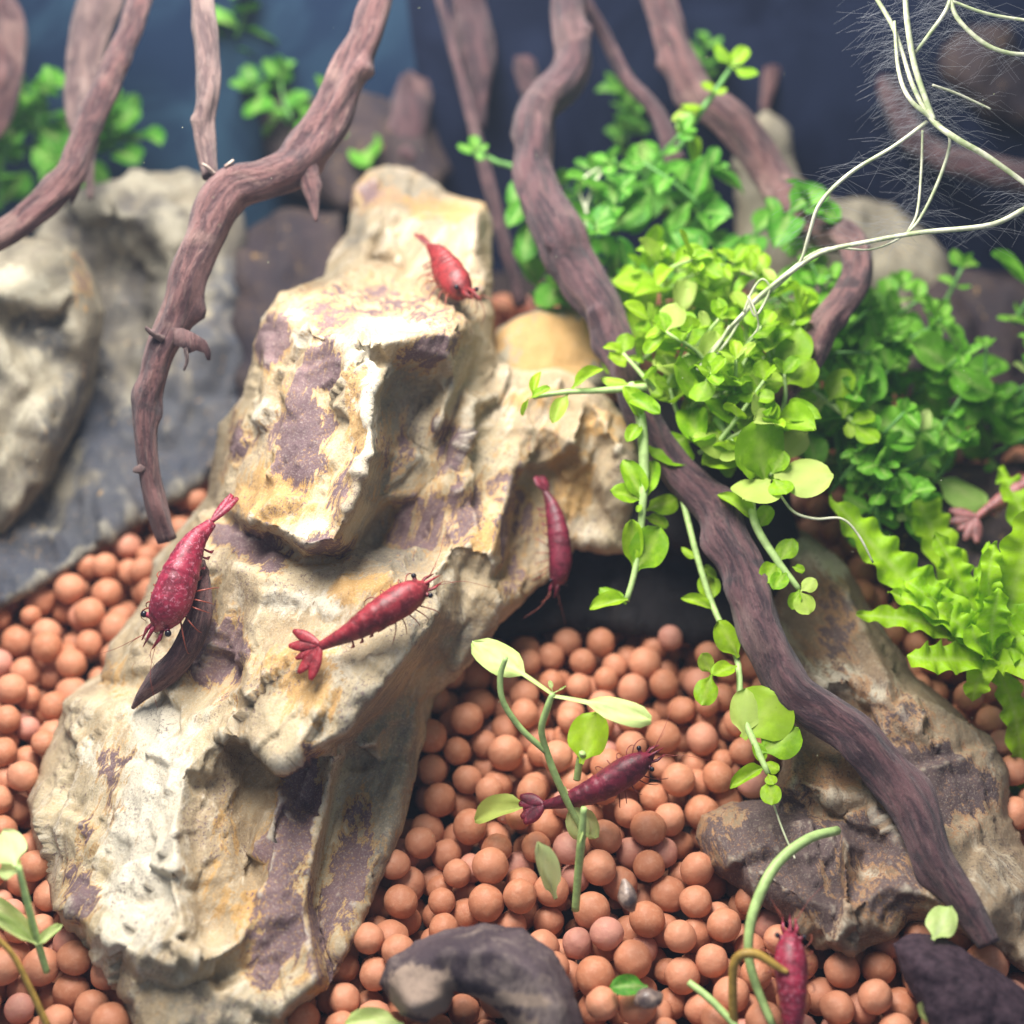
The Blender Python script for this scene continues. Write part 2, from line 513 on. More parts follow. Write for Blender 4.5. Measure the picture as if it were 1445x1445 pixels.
# ------------------------------------------------------------------ stones
def relief(name, outline, lines, mat, step=5.0, thick=3.0, back=(0, 1.0, -0.25), rim=0.35, rim_px=22, smooth=3, chip=0.10, rough=0.09, seed=1, paint=(), jitter=3.0, layer=0.0, axis=(-0.12, -0.42, -0.9), flute=0.06):
    rng = np.random.default_rng(seed)
    ctrl = [Vector((p[0], p[1])) for p in outline]
    dep = [p[2] for p in outline]
    n0 = len(outline)
    edges = [(i, (i + 1) % n0) for i in range(n0)]
    for ln in lines:
        s = len(ctrl)
        for p in ln:
            ctrl.append(Vector((p[0], p[1]))); dep.append(p[2])
        edges += [(s + i, s + i + 1) for i in range(len(ln) - 1)]
    vs, es, fs, ov, oe, of = delaunay_2d_cdt(ctrl, edges, [], 0, 1e-4)
    vd = []
    for k, src in enumerate(ov):
        if src:
            vd.append(dep[src[0]])
        else:
            q = vs[k]
            w = [1 / ((q - c).length_squared + 1e-3) ** 2 for c in ctrl]
            vd.append(sum(a * b for a, b in zip(w, dep)) / sum(w))
    LV = np.array([(v.x, v.y) for v in vs]); LD = np.array(vd)
    # dense outline with a chipped edge
    ol = []
    for i in range(n0):
        a, b = np.array(outline[i][:2], float), np.array(outline[(i + 1) % n0][:2], float)
        L = np.linalg.norm(b - a)
        k = max(1, int(L / step))
        nrm = np.array([b[1] - a[1], a[0] - b[0]]) / (L + 1e-9)
        for j in range(k):
            q = a + (b - a) * j / k
            w = noise.noise(Vector((q[0] * 0.035, q[1] * 0.035, seed))) + 0.6 * noise.noise(Vector((q[0] * 0.11, q[1] * 0.11, seed + 5)))
            ol.append(q + nrm * w * jitter)
    ol = np.array(ol)
    x0, y0 = ol.min(0); x1, y1 = ol.max(0)
    gx, gy = np.meshgrid(np.arange(x0, x1, step), np.arange(y0, y1, step))
    gx = gx + (np.arange(gx.shape[0]) % 2)[:, None] * step * 0.5
    g = np.stack([gx.ravel(), gy.ravel()], 1) + rng.uniform(-0.18, 0.18, (gx.size, 2)) * step
    # inside test
    ins = np.zeros(len(g), bool)
    j = len(ol) - 1
    for i in range(len(ol)):
        xi, yi = ol[i]; xj, yj = ol[j]
        c = ((yi > g[:, 1]) != (yj > g[:, 1])) & (g[:, 0] < (xj - xi) * (g[:, 1] - yi) / (yj - yi + 1e-12) + xi)
        ins ^= c
        j = i
    g = g[ins]
    dist = np.full(len(g), 1e9)
    for s in range(0, len(g), 4000):
        dd = ((g[s:s + 4000, None, :] - ol[None]) ** 2).sum(2)
        dist[s:s + 4000] = np.sqrt(dd.min(1))
    keep = dist > step * 0.55
    g, dist = g[keep], dist[keep]
    allp = np.vstack([ol, g])
    dist = np.concatenate([np.zeros(len(ol)), dist])
    no = len(ol)
    vs2, es2, fs2, ov2, oe2, of2 = delaunay_2d_cdt([Vector(p) for p in allp], [(i, (i + 1) % no) for i in range(no)], [], 1, 1e-5)
    idx = np.array([o[0] if o else -1 for o in ov2])
    Q = np.array([(v.x, v.y) for v in vs2])
    D0 = np.where(idx >= 0, dist[idx], 0)
    back_i = {int(s): k for k, s in enumerate(idx) if s >= 0}
    # depth by barycentric lookup in the coarse facets
    best = np.full(len(Q), -1e9); d = np.zeros(len(Q))
    for f in fs:
        for t in range(1, len(f) - 1):
            A, B, Cc = LV[f[0]], LV[f[t]], LV[f[t + 1]]
            den = (B[1] - Cc[1]) * (A[0] - Cc[0]) + (Cc[0] - B[0]) * (A[1] - Cc[1])
            if abs(den) < 1e-6:
                continue
            l0 = ((B[1] - Cc[1]) * (Q[:, 0] - Cc[0]) + (Cc[0] - B[0]) * (Q[:, 1] - Cc[1])) / den
            l1 = ((Cc[1] - A[1]) * (Q[:, 0] - Cc[0]) + (A[0] - Cc[0]) * (Q[:, 1] - Cc[1])) / den
            l2 = 1 - l0 - l1
            m = np.minimum(np.minimum(l0, l1), l2)
            up = m > best
            lc = np.clip(np.stack([l0, l1, l2], 1), 0, 1)
            lc /= lc.sum(1)[:, None]
            val = lc[:, 0] * LD[f[0]] + lc[:, 1] * LD[f[t]] + lc[:, 2] * LD[f[t + 1]]
            d = np.where(up, val, d); best = np.where(up, m, best)
    E = np.array(es2)
    deg = np.bincount(E.ravel(), minlength=len(Q)).astype(float)
    for _ in range(smooth):
        s = np.zeros(len(Q))
        np.add.at(s, E[:, 0], d[E[:, 1]]); np.add.at(s, E[:, 1], d[E[:, 0]])
        d = 0.4 * d + 0.6 * s / np.maximum(deg, 1)
    d = d + rim * np.clip(1 - D0 / rim_px, 0, 1) ** 2
    X = np.array(CAM)[None] + np.array(FWD)[None] * d[:, None]
    X[:, 0] += (Q[:, 0] - 722.5) / 722.5 * T * d
    X += np.array(UPV)[None] * (-(Q[:, 1] - 722.5) / 722.5 * T * d)[:, None]
    tri = np.array([f for f in fs2 if len(f) == 3])
    fn = np.cross(X[tri[:, 1]] - X[tri[:, 0]], X[tri[:, 2]] - X[tri[:, 0]])
    N = np.zeros_like(X)
    for k in range(3):
        np.add.at(N, tri[:, k], fn)
    N /= np.linalg.norm(N, axis=1)[:, None] + 1e-12
    if (N @ np.array(FWD)).mean() > 0:
        tri = tri[:, ::-1]; N = -N
    # broken facets: warped cells, each with its own tilt
    warp = np.array([noise.noise_vector(Vector(x) * 0.9 + Vector((seed, 0, 0))) for x in X])
    warp2 = np.array([noise.noise_vector(Vector(x) * 3.1 + Vector((0, seed, 0))) for x in X])
    W = X + warp * 0.55 + warp2 * 0.16
    disp = np.zeros(len(X))
    lo, hi = X.min(0) - 0.5, X.max(0) + 0.5
    for dens, amp in ((0.9, 1.0), (4.0, 0.30), (14.0, 0.13)):
        nc = int(dens * (hi[0] - lo[0]) * (hi[2] - lo[2])) + 6
        sx = X[rng.integers(0, len(X), nc)] + rng.normal(0, 0.1, (nc, 3))
        tl = rng.normal(0, 1, (nc, 3)); of = rng.normal(0, 0.12, nc)
        near = np.zeros(len(X), int)
        for s in range(0, len(X), 3000):
            near[s:s + 3000] = ((W[s:s + 3000, None, :] - sx[None]) ** 2).sum(2).argmin(1)
        disp += amp * chip * np.clip(((W - sx[near]) * tl[near]).sum(1) * 0.9 + of[near] * 2.5, -1.2, 1.2)
    for _ in range(1):
        s = np.zeros(len(Q))
        np.add.at(s, E[:, 0], disp[E[:, 1]]); np.add.at(s, E[:, 1], disp[E[:, 0]])
        disp = 0.55 * disp + 0.45 * s / np.maximum(deg, 1)
    fr = np.array([noise.hetero_terrain(Vector(x) * 1.1 + Vector((seed * 3, 0, 0)), 0.8, 2.1, 5, 0.6) for x in X])
    # long splits that follow the bedding of the stone
    ax = Vector(axis).normalized()
    b1 = ax.orthogonal().normalized(); b2 = ax.cross(b1)
    BM = np.array([b1[:], b2[:], (ax * 0.33)[:]])
    SC = X @ BM.T + warp * 0.18
    rg = np.array([noise.ridged_multi_fractal(Vector(q * 1.25) + Vector((seed * 2.0, 0, 0)), 0.85, 2.3, 5, 1.0, 2.0) for q in SC])
    disp += rough * (fr - fr.mean()) * 0.8 + flute * np.clip(rg - rg.mean(), -1.2, 1.2)
    if layer:      # flaking plates: each swells slowly and breaks off sharply on one side
        lat = ax.cross(FWD).normalized()
        if lat.x < 0:
            lat = -lat
        base = X @ np.array(lat[:]) + warp[:, 1] * 0.35 + (X @ np.array(ax[:])) * 0.10
        for kf, am in ((0.95, 1.0), (2.6, 0.36), (5.5, 0.05)):
            q = base * kf + warp2[:, 0] * 0.10 * kf + seed * 0.37
            msk = np.array([noise.noise(Vector(x) * 0.55 * kf ** 0.5 + Vector((kf * 9, seed, 3))) for x in X])
            disp += layer * am * ((q % 1.0) ** 1.5 - 0.4) * np.clip(msk * 2.2 + 0.55, 0, 1)
    facing = np.clip(-(N @ np.array(FWD)) * 1.7, 0.22, 1.0)      # broken side faces stay plain
    for _ in range(2):
        sm = np.zeros(len(Q))
        np.add.at(sm, E[:, 0], facing[E[:, 1]]); np.add.at(sm, E[:, 1], facing[E[:, 0]])
        facing = np.minimum(facing, sm / np.maximum(deg, 1))
    X = X + N * (disp * facing)[:, None] * np.clip(D0 / 10 + 0.25, 0, 1)[:, None]
    at = {}
    nz = np.array([noise.noise(Vector((q[0] * 0.02, q[1] * 0.02, seed + 9))) for q in Q])
    for key in ('purple', 'white', 'ochre', 'grey'):
        at[key] = np.zeros(len(Q))
    for (key, cx, cy, rx, ry, ang, st) in paint:
        ca, sa = math.cos(math.radians(ang)), math.sin(math.radians(ang))
        dx, dy = Q[:, 0] - cx, Q[:, 1] - cy
        u, v = (dx * ca + dy * sa) / rx, (-dx * sa + dy * ca) / ry
        rr = 0.74 * np.sqrt(u * u + v * v) + nz * 0.5
        at[key] = np.maximum(at[key], st * np.clip(1.35 - rr, 0, 1))
    # close the stone behind
    loop = [back_i[i] for i in range(no)]
    bv = np.array(back, float); bv /= np.linalg.norm(bv)
    cen = X[loop].mean(0)
    verts = X.tolist(); faces = [tuple(int(i) for i in f) for f in tri]
    prev = loop
    rings = 5
    for r in range(1, rings + 1):
        cur = []
        for i in loop:
            s = r / rings
            p = X[i] + bv * thick * s + (cen - X[i]) * 0.30 * s * s
            nn = noise.noise_vector(Vector(p) * 0.8)
            p = p + np.array(nn) * 0.25 * s
            cur.append(len(verts)); verts.append(p.tolist())
        for k in range(no):
            a, b = k, (k + 1) % no
            faces.append((prev[a], prev[b], cur[b], cur[a]))
        prev = cur
    c_i = len(verts); verts.append((cen + bv * thick * 1.15).tolist())
    for k in range(no):
        faces.append((prev[k], prev[(k + 1) % no], c_i))
    extra = len(verts) - len(Q)
    at3 = np.vstack([SC, np.array(verts[len(Q):]) @ BM.T])
    at = {k: np.concatenate([v, np.zeros(extra)]) for k, v in at.items()}
    at['strata'] = at3
    o = mk(name, verts, faces, mat, origin=(cen[0], cen[1], np.array(verts)[:, 2].min()), attrs=at)
    import bmesh
    bm = bmesh.new(); bm.from_mesh(o.data); bmesh.ops.recalc_face_normals(bm, faces=bm.faces); bm.to_mesh(o.data); bm.free()
    return o


main_outline = [(395, 415, 23.6), (455, 390, 24.7), (468, 352, 26.0), (490, 328, 26.4), (498, 262, 27.3), (520, 240, 27.6), (560, 232, 27.8), (600, 245, 27.6), (640, 275, 27.1),
                (685, 285, 26.7), (694, 310, 26.7), (693, 390, 25.6), (694, 440, 24.9), (695, 480, 24.7), (705, 512, 24.7), (740, 526, 24.8), (790, 520, 24.9), (832, 536, 24.8),
                (862, 562, 24.6), (890, 605, 24.3), (906, 652, 24.0), (896, 720, 24.1), (886, 780, 24.3), (850, 784, 24.1), (812, 774, 24.2), (792, 800, 24.1), (752, 838, 23.6),
                (705, 880, 23.1), (690, 906, 23.1), (650, 952, 23.2), (612, 985, 23.2), (596, 1060, 22.4), (568, 1170, 21.7), (536, 1250, 21.1), (490, 1350, 20.4), (460, 1395, 20.1),
                (432, 1420, 20.2), (402, 1440, 19.7), (396, 1490, 19.2), (205, 1490, 19.3), (168, 1410, 20.0), (130, 1345, 20.5), (75, 1280, 21.1), (52, 1200, 21.8), (38, 1130, 22.3),
                (60, 1070, 22.7), (95, 985, 23.3), (145, 960, 23.5), (152, 910, 23.8), (200, 850, 24.2), (216, 790, 24.5), (290, 700, 24.5), (300, 640, 24.4), (306, 600, 24.3),
                (340, 560, 23.8), (355, 510, 23.7), (370, 450, 23.6)]
main_lines = [
    # plateau: back edge and front edge
    [(420, 415, 23.9), (512, 374, 25.2), (570, 384, 25.2), (640, 398, 25.1), (668, 415, 24.8)],
    [(392, 445, 22.9), (432, 462, 22.4), (490, 482, 22.0), (560, 478, 22.0), (602, 468, 22.2), (638, 470, 22.4)],
    [(500, 430, 23.3)], [(600, 430, 23.5)],
    # tower behind the plateau
    [(548, 304, 26.0), (600, 292, 25.85), (676, 296, 25.75)], [(556, 282, 27.0), (600, 274, 27.1), (640, 283, 26.9)], [(490, 345, 26.0), (515, 335, 25.9)], [(548, 350, 25.6), (600, 350, 25.45), (672, 350, 25.4)], [(530, 345, 26.2), (528, 372, 25.9)], [(565, 256, 27.4)],
    # upper block, its bright ridge and its broken lower edge
    [(494, 492, 21.95), (522, 560, 21.55), (522, 640, 21.2), (502, 700, 21.0), (474, 764, 20.8), (430, 770, 20.85), (392, 746, 21.2), (350, 736, 21.7)],
    [(345, 750, 22.6), (388, 762, 22.3), (428, 790, 22.0), (478, 788, 22.3)],
    [(420, 520, 22.5), (425, 620, 22.0), (440, 690, 21.5)], [(375, 520, 22.9), (365, 620, 22.5), (370, 690, 22.0)], [(330, 620, 23.5), (325, 690, 23.1)], [(455, 560, 22.2), (470, 640, 21.7)],
    # hollow right of the ridge
    [(548, 560, 22.8), (552, 640, 22.7), (536, 705, 22.5), (500, 772, 22.4)],
    [(560, 520, 22.5), (600, 500, 22.3), (632, 500, 22.5)], [(574, 620, 23.5), (592, 570, 23.5), (620, 530, 23.0)],
    [(645, 540, 23.0), (625, 590, 22.9), (600, 640, 23.2), (590, 700, 23.1)], [(652, 545, 23.8), (640, 600, 23.7)], [(665, 570, 23.3), (660, 620, 23.3), (635, 650, 23.5)], [(676, 480, 24.0)], [(676, 580, 24.0)],
    [(520, 760, 23.2), (550, 720, 23.3)], [(570, 770, 23.0), (620, 730, 23.0), (650, 680, 23.1)], [(690, 700, 23.4)], [(640, 770, 22.6), (692, 782, 22.5), (700, 800, 22.6)], [(650, 800, 22.9)],
    # middle block, where the shrimp walks
    [(280, 795, 22.6), (330, 800, 22.1), (380, 812, 21.4), (480, 803, 21.7), (492, 832, 21.2), (560, 815, 21.6), (612, 812, 21.8), (616, 868, 21.4)],
    [(368, 852, 21.5), (350, 960, 20.8), (354, 1042, 20.5), (400, 1078, 20.35), (490, 1030, 20.3), (545, 960, 20.5), (606, 886, 21.1)],
    [(346, 1062, 21.6), (402, 1098, 21.5), (496, 1048, 21.8), (560, 985, 22.3), (622, 900, 22.6)],
    [(450, 930, 20.75), (520, 880, 20.95), (580, 845, 21.3)], [(425, 1010, 20.45)], [(440, 860, 21.2)],
    [(500, 985, 20.25), (555, 905, 20.75)],
    # purple shoulder left
    [(250, 850, 22.9), (300, 870, 22.2), (335, 870, 21.8)], [(240, 920, 22.7), (300, 940, 21.9), (335, 950, 21.6)], [(200, 900, 23.1)], [(260, 790, 23.6)],
    # big lower slab, its right-hand rim
    [(330, 985, 21.35), (300, 1040, 20.9), (262, 1085, 20.6), (246, 1160, 20.15), (246, 1250, 19.7), (262, 1335, 19.3)],
    [(150, 1000, 22.3), (150, 1060, 21.8), (140, 1150, 21.25), (150, 1250, 20.5)], [(210, 980, 22.2), (215, 1100, 21.0), (200, 1200, 20.4)], [(80, 1160, 21.7)], [(125, 1220, 21.1)],
    [(90, 1280, 20.6), (165, 1338, 19.7), (240, 1362, 19.2), (300, 1352, 19.3), (338, 1330, 19.6)],
    [(130, 1325, 20.6), (172, 1368, 20.1), (250, 1392, 19.7), (345, 1368, 20.0)], [(250, 1440, 19.35), (340, 1430, 19.4)],
    [(278, 1110, 20.95), (276, 1180, 20.6), (280, 1260, 20.25), (292, 1320, 20.0)], [(330, 1100, 21.15), (322, 1200, 20.7), (325, 1290, 20.15)],
    # purple strip
    [(392, 1115, 21.0), (380, 1200, 20.5), (356, 1300, 20.0), (342, 1372, 19.7), (400, 1418, 19.55), (448, 1382, 19.7), (430, 1290, 20.2), (442, 1200, 20.7), (474, 1070, 21.5)],
    [(358, 1115, 21.5), (352, 1200, 21.1)],
    [(484, 1080, 22.1), (456, 1200, 21.5), (444, 1285, 21.0), (464, 1370, 20.5)],
    [(540, 1080, 22.2), (500, 1230, 21.25)], [(580, 1000, 22.6)],
    # right flank and arch
    [(645, 880, 22.9), (690, 820, 22.8)], [(640, 930, 23.0)],
    [(700, 560, 24.3), (760, 545, 24.4), (830, 565, 24.2), (884, 650, 23.75), (850, 690, 24.0), (838, 692, 24.5)],
    [(700, 640, 23.6), (724, 660, 23.7), (712, 720, 23.2), (704, 790, 22.9)], [(734, 672, 24.3), (724, 730, 24.3), (716, 800, 23.8)],
    [(770, 655, 24.2), (810, 625, 23.7), (818, 632, 24.1), (772, 668, 24.6)], [(780, 720, 24.5)], [(838, 640, 24.4)], [(860, 740, 24.3)], [(800, 740, 24.5)], [(750, 780, 24.3)], [(760, 600, 24.1)], [(690, 600, 23.9)],
]
main_paint = [  # grey blobs carry a shading tint for hollows and shaded faces
    ('grey', 560, 258, 70, 26, 0, 0.9), ('grey', 505, 320, 26, 40, 0, 0.7), ('purple', 520, 270, 30, 24, 0, 0.6),
    ('purple', 540, 420, 120, 26, 0, 0.52), ('purple', 620, 440, 50, 24, 0, 0.5), ('ochre', 480, 425, 80, 16, 0, 0.5),
    ('purple', 425, 620, 38, 60, 10, 1.0), ('purple', 455, 520, 22, 45, 0, 0.9), ('purple', 385, 480, 16, 45, 12, 0.8), ('purple', 480, 690, 20, 40, 10, 0.75), ('purple', 330, 620, 18, 40, 10, 0.6),
    ('purple', 600, 490, 34, 24, 0, 0.85), ('purple', 560, 640, 26, 60, 10, 0.5), ('grey', 560, 620, 40, 110, 8, 0.9), ('grey', 560, 760, 60, 60, 0, 0.8), ('purple', 590, 730, 45, 50, 0, 0.6),
    ('purple', 640, 640, 40, 60, 0, 0.55), ('purple', 660, 700, 40, 60, 0, 0.6), ('purple', 350, 770, 60, 22, 20, 0.85), ('purple', 300, 920, 40, 45, 0, 0.9), ('purple', 290, 860, 30, 40, 0, 0.6),
    ('purple', 450, 770, 40, 20, 0, 0.65), ('purple', 410, 1170, 30, 80, 12, 1.1), ('purple', 385, 1320, 32, 55, 10, 0.95), ('purple', 160, 1100, 18, 70, 10, 0.55), ('purple', 110, 1250, 22, 50, -10, 0.6),
    ('purple', 130, 1180, 12, 30, 0, 0.6), ('purple', 480, 1250, 30, 110, 12, 0.8), ('grey', 520, 1160, 60, 150, 15, 0.8), ('purple', 720, 740, 40, 70, 0, 0.55), ('purple', 780, 620, 40, 20, -20, 0.45),
    ('purple', 560, 410, 60, 20, 0, 0.45), ('purple', 460, 440, 40, 14, 10, 0.55), ('grey', 540, 1010, 70, 60, -40, 0.7), ('grey', 640, 900, 60, 60, 0, 0.7), ('grey', 280, 1430, 140, 40, 0, 0.6),
    ('ochre', 390, 690, 50, 40, 0, 1.0), ('ochre', 500, 590, 16, 60, 0, 0.7), ('ochre', 520, 830, 50, 20, 0, 0.8), ('ochre', 290, 840, 30, 40, 0, 0.6), ('ochre', 420, 960, 60, 60, 0, 0.65),
    ('ochre', 315, 1200, 30, 100, 8, 0.5), ('ochre', 430, 1140, 16, 80, 12, 0.75), ('ochre', 380, 1290, 40, 40, 0, 0.75), ('ochre', 690, 760, 24, 30, 0, 0.9), ('ochre', 800, 680, 30, 60, 0, 0.8),
    ('ochre', 860, 600, 40, 40, 0, 0.6), ('ochre', 760, 560, 60, 20, 0, 0.5), ('ochre', 640, 290, 50, 14, 0, 0.8), ('ochre', 180, 960, 40, 40, 0, 0.5), ('ochre', 440, 1390, 40, 16, 0, 0.7),
    ('white', 510, 560, 20, 110, 3, 0.9), ('white', 380, 590, 30, 40, 0, 0.7), ('white', 450, 480, 50, 16, 6, 0.8), ('white', 200, 1150, 60, 180, 6, 1.0), ('white', 420, 850, 60, 30, 0, 0.7),
    ('white', 420, 440, 60, 14, 0, 0.6), ('white', 580, 455, 60, 14, 0, 0.8), ('white', 90, 1200, 30, 80, 0, 0.6), ('white', 440, 745, 30, 16, 0, 0.8), ('white', 370, 430, 14, 30, 0, 0.8),
]
rock = relief('dragon_stone', main_outline, main_lines, M['stone'], step=4.0, thick=3.4, back=(0.05, 1.0, -0.35), seed=3, paint=main_paint, chip=0.11, rough=0.025, smooth=1, flute=0.06, layer=0.20, axis=tuple(P(230, 1350, 19.8) - P(580, 480, 22.1)))
tag(rock, 'big leaning cream and purple rock in the centre with a broken arch on its right', 'rock')

left_outline = [(-60, 335, 26.6), (60, 335, 26.4), (105, 348, 26.4), (130, 400, 26.2), (142, 440, 26.1), (128, 520, 26.0), (100, 600, 25.7), (60, 690, 25.4), (10, 750, 25.3), (-60, 800, 25.2), (-60, 600, 25.2)]
left_lines = [
    [(-40, 360, 26.2), (60, 372, 25.7), (100, 392, 25.6)], [(-30, 420, 25.1), (20, 418, 25.0), (66, 428, 25.2)], [(96, 430, 25.4), (104, 480, 25.6)],
    [(40, 470, 25.9), (80, 448, 25.9), (60, 500, 25.7)], [(20, 530, 24.9), (-20, 600, 24.8)], [(60, 560, 25.2), (40, 640, 25.0)],
]
left_paint = [('white', 40, 400, 80, 24, 0, 0.8), ('white', 20, 560, 60, 100, 20, 0.6), ('grey', 64, 470, 44, 34, 0, 0.9), ('purple', 116, 390, 14, 40, 0, 0.45), ('grey', 90, 590, 40, 90, 25, 0.7)]
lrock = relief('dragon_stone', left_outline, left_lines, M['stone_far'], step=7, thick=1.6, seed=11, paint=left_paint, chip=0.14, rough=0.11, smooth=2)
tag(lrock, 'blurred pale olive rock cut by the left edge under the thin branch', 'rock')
left2_outline = [(60, 300, 28.6), (98, 285, 28.4), (125, 262, 28.4), (200, 246, 28.7), (262, 240, 28.9), (312, 255, 29.0), (345, 300, 29.2), (352, 420, 29.2), (350, 560, 28.0), (335, 650, 26.9),
                 (280, 690, 26.5), (200, 740, 26.0), (120, 790, 25.4), (40, 840, 24.8), (-60, 890, 24.3), (-60, 700, 26.0), (40, 500, 27.4)]
left2_lines = [[(150, 300, 27.8), (225, 318, 27.6), (240, 350, 27.6), (236, 410, 27.5), (220, 432, 27.6)], [(170, 380, 29.0), (205, 380, 29.0), (200, 415, 28.9)], [(200, 480, 28.2), (180, 560, 27.6), (130, 700, 26.3)],
               [(280, 330, 28.5), (290, 450, 28.4), (270, 600, 27.4)], [(120, 560, 27.8)], [(60, 740, 26.0)], [(230, 670, 26.8)]]
left2_paint = [('grey', 200, 640, 150, 150, 20, 0.85), ('grey', 310, 540, 60, 150, 0, 0.9), ('white', 200, 330, 110, 60, 10, 0.6), ('white', 270, 400, 50, 80, 0, 0.55), ('grey', 60, 790, 190, 110, -20, 0.9), ('white', 235, 370, 14, 60, 0, 0.9), ('white', 200, 265, 90, 14, 0, 0.7), ('white', 150, 300, 50, 26, 0, 0.7),  # grey blobs paint shade over the lower face
               ('white', 180, 540, 16, 70, 20, 0.6), ('white', 90, 680, 18, 70, 25, 0.55), ('white', 300, 330, 20, 60, 0, 0.6)]
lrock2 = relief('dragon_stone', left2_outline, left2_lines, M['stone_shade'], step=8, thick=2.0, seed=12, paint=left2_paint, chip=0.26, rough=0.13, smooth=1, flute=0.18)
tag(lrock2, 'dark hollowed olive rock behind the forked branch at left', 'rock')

slab_outline = [(1085, 762, 25.0), (1130, 746, 25.2), (1190, 790, 24.8), (1236, 870, 24.1), (1290, 950, 23.6), (1332, 985, 23.3), (1396, 1040, 22.9), (1420, 1085, 22.7), (1426, 1150, 22.3), (1446, 1190, 22.0),
                (1490, 1235, 21.6), (1490, 1400, 20.4), (1420, 1352, 20.6), (1342, 1312, 20.8), (1282, 1300, 20.9), (1262, 1322, 20.8), (1202, 1346, 20.7), (1152, 1338, 20.8), (1100, 1292, 21.1),
                (1050, 1260, 21.4), (1000, 1222, 21.7), (980, 1182, 22.1), (990, 1150, 22.3), (1030, 1132, 22.3), (1082, 1128, 22.2), (1104, 1080, 22.6), (1108, 1030, 23.0), (1092, 950, 23.7), (1082, 850, 24.5)]
slab_lines = [
    [(1110, 780, 24.6), (1150, 785, 24.3), (1200, 850, 23.7), (1240, 930, 23.1)], [(1130, 850, 24.2), (1160, 920, 23.5)], [(1150, 970, 23.0), (1200, 960, 22.9), (1260, 1000, 22.6), (1320, 1050, 22.3)],
    [(1150, 990, 23.3), (1200, 1000, 23.1)], [(1240, 1050, 22.6), (1320, 1090, 22.2)], [(1300, 1170, 21.7), (1390, 1150, 22.0)], [(1250, 1120, 22.1)], [(1395, 1100, 22.4)],
    [(1120, 1100, 22.0), (1170, 1120, 21.8), (1230, 1130, 21.8), (1260, 1180, 21.4)], [(1120, 1140, 22.2), (1180, 1150, 22.0), (1230, 1200, 21.6)],
    [(1060, 1160, 21.8), (1130, 1165, 21.6), (1185, 1190, 21.4)], [(1050, 1220, 21.3), (1120, 1260, 20.9), (1185, 1290, 20.7)], [(1192, 1190, 21.1), (1196, 1290, 20.45), (1180, 1330, 20.3)],
    [(1250, 1250, 20.8), (1300, 1260, 20.6), (1380, 1300, 20.3)], [(1340, 1200, 21.3), (1430, 1260, 21.0)], [(1010, 1180, 21.8)],
]
slab_paint = [('purple', 1100, 1220, 90, 70, 30, 1.0), ('purple', 1230, 1190, 40, 40, 20, 0.9), ('purple', 1320, 1100, 70, 50, 40, 0.8), ('purple', 1180, 880, 40, 50, 30, 0.6), ('purple', 1260, 1020, 60, 30, 20, 0.5),
              ('purple', 1250, 1260, 50, 40, 0, 0.6), ('ochre', 1170, 1090, 50, 30, 10, 0.7), ('ochre', 1210, 970, 24, 24, 0, 0.7), ('ochre', 1240, 1240, 60, 20, 0, 0.5), ('ochre', 1000, 1180, 16, 30, 0, 0.8),
              ('white', 1190, 960, 60, 24, 30, 0.9), ('white', 1160, 790, 50, 16, 30, 0.9), ('white', 1230, 1230, 40, 16, 20, 0.7), ('white', 1170, 1310, 26, 24, 0, 0.9), ('white', 1400, 1250, 60, 80, 20, 0.5),
              ('grey', 1330, 1080, 90, 60, 30, 0.6)]
srock = relief('dragon_stone', [(a, b, c - 0.25) for a, b, c in slab_outline], [[(a, b, c - 0.25) for a, b, c in l] for l in slab_lines], M['stone_slab'], step=4.5, thick=1.8, back=(0.1, 0.7, -0.75), seed=23, paint=slab_paint, chip=0.11, rough=0.025, smooth=0, flute=0.05, layer=0.16, axis=tuple(P(1400, 1250, 21) - P(1120, 800, 24.4)))
tag(srock, 'brown and grey flat rock slab lying under the long driftwood branch at right', 'rock')

# stones that stand in the shade farther back
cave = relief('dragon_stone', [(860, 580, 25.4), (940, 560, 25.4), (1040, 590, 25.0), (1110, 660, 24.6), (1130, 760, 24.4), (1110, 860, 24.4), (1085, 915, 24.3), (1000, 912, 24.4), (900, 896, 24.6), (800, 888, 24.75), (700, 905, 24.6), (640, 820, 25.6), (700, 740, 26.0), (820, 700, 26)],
              [[(900, 640, 24.6), (980, 650, 24.3), (1060, 690, 24.0)], [(890, 752, 24.4), (960, 770, 24.0), (1060, 790, 23.8)], [(890, 766, 25.5), (960, 786, 25.2), (1050, 806, 24.9)], [(800, 800, 25.2), (900, 845, 24.85), (1000, 860, 24.7)]],  # upper overhang added to shade the cave below it
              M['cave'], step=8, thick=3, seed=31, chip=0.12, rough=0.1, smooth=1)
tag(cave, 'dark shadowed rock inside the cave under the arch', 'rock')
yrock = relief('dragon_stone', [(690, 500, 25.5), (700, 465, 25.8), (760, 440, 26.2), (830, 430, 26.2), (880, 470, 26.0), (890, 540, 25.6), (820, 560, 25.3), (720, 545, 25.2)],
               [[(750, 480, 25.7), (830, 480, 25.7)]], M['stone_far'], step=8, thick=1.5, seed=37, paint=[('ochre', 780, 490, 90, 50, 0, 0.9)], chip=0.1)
tag(yrock, 'small yellowish brown rock tucked between the arch and the curved branch', 'rock')
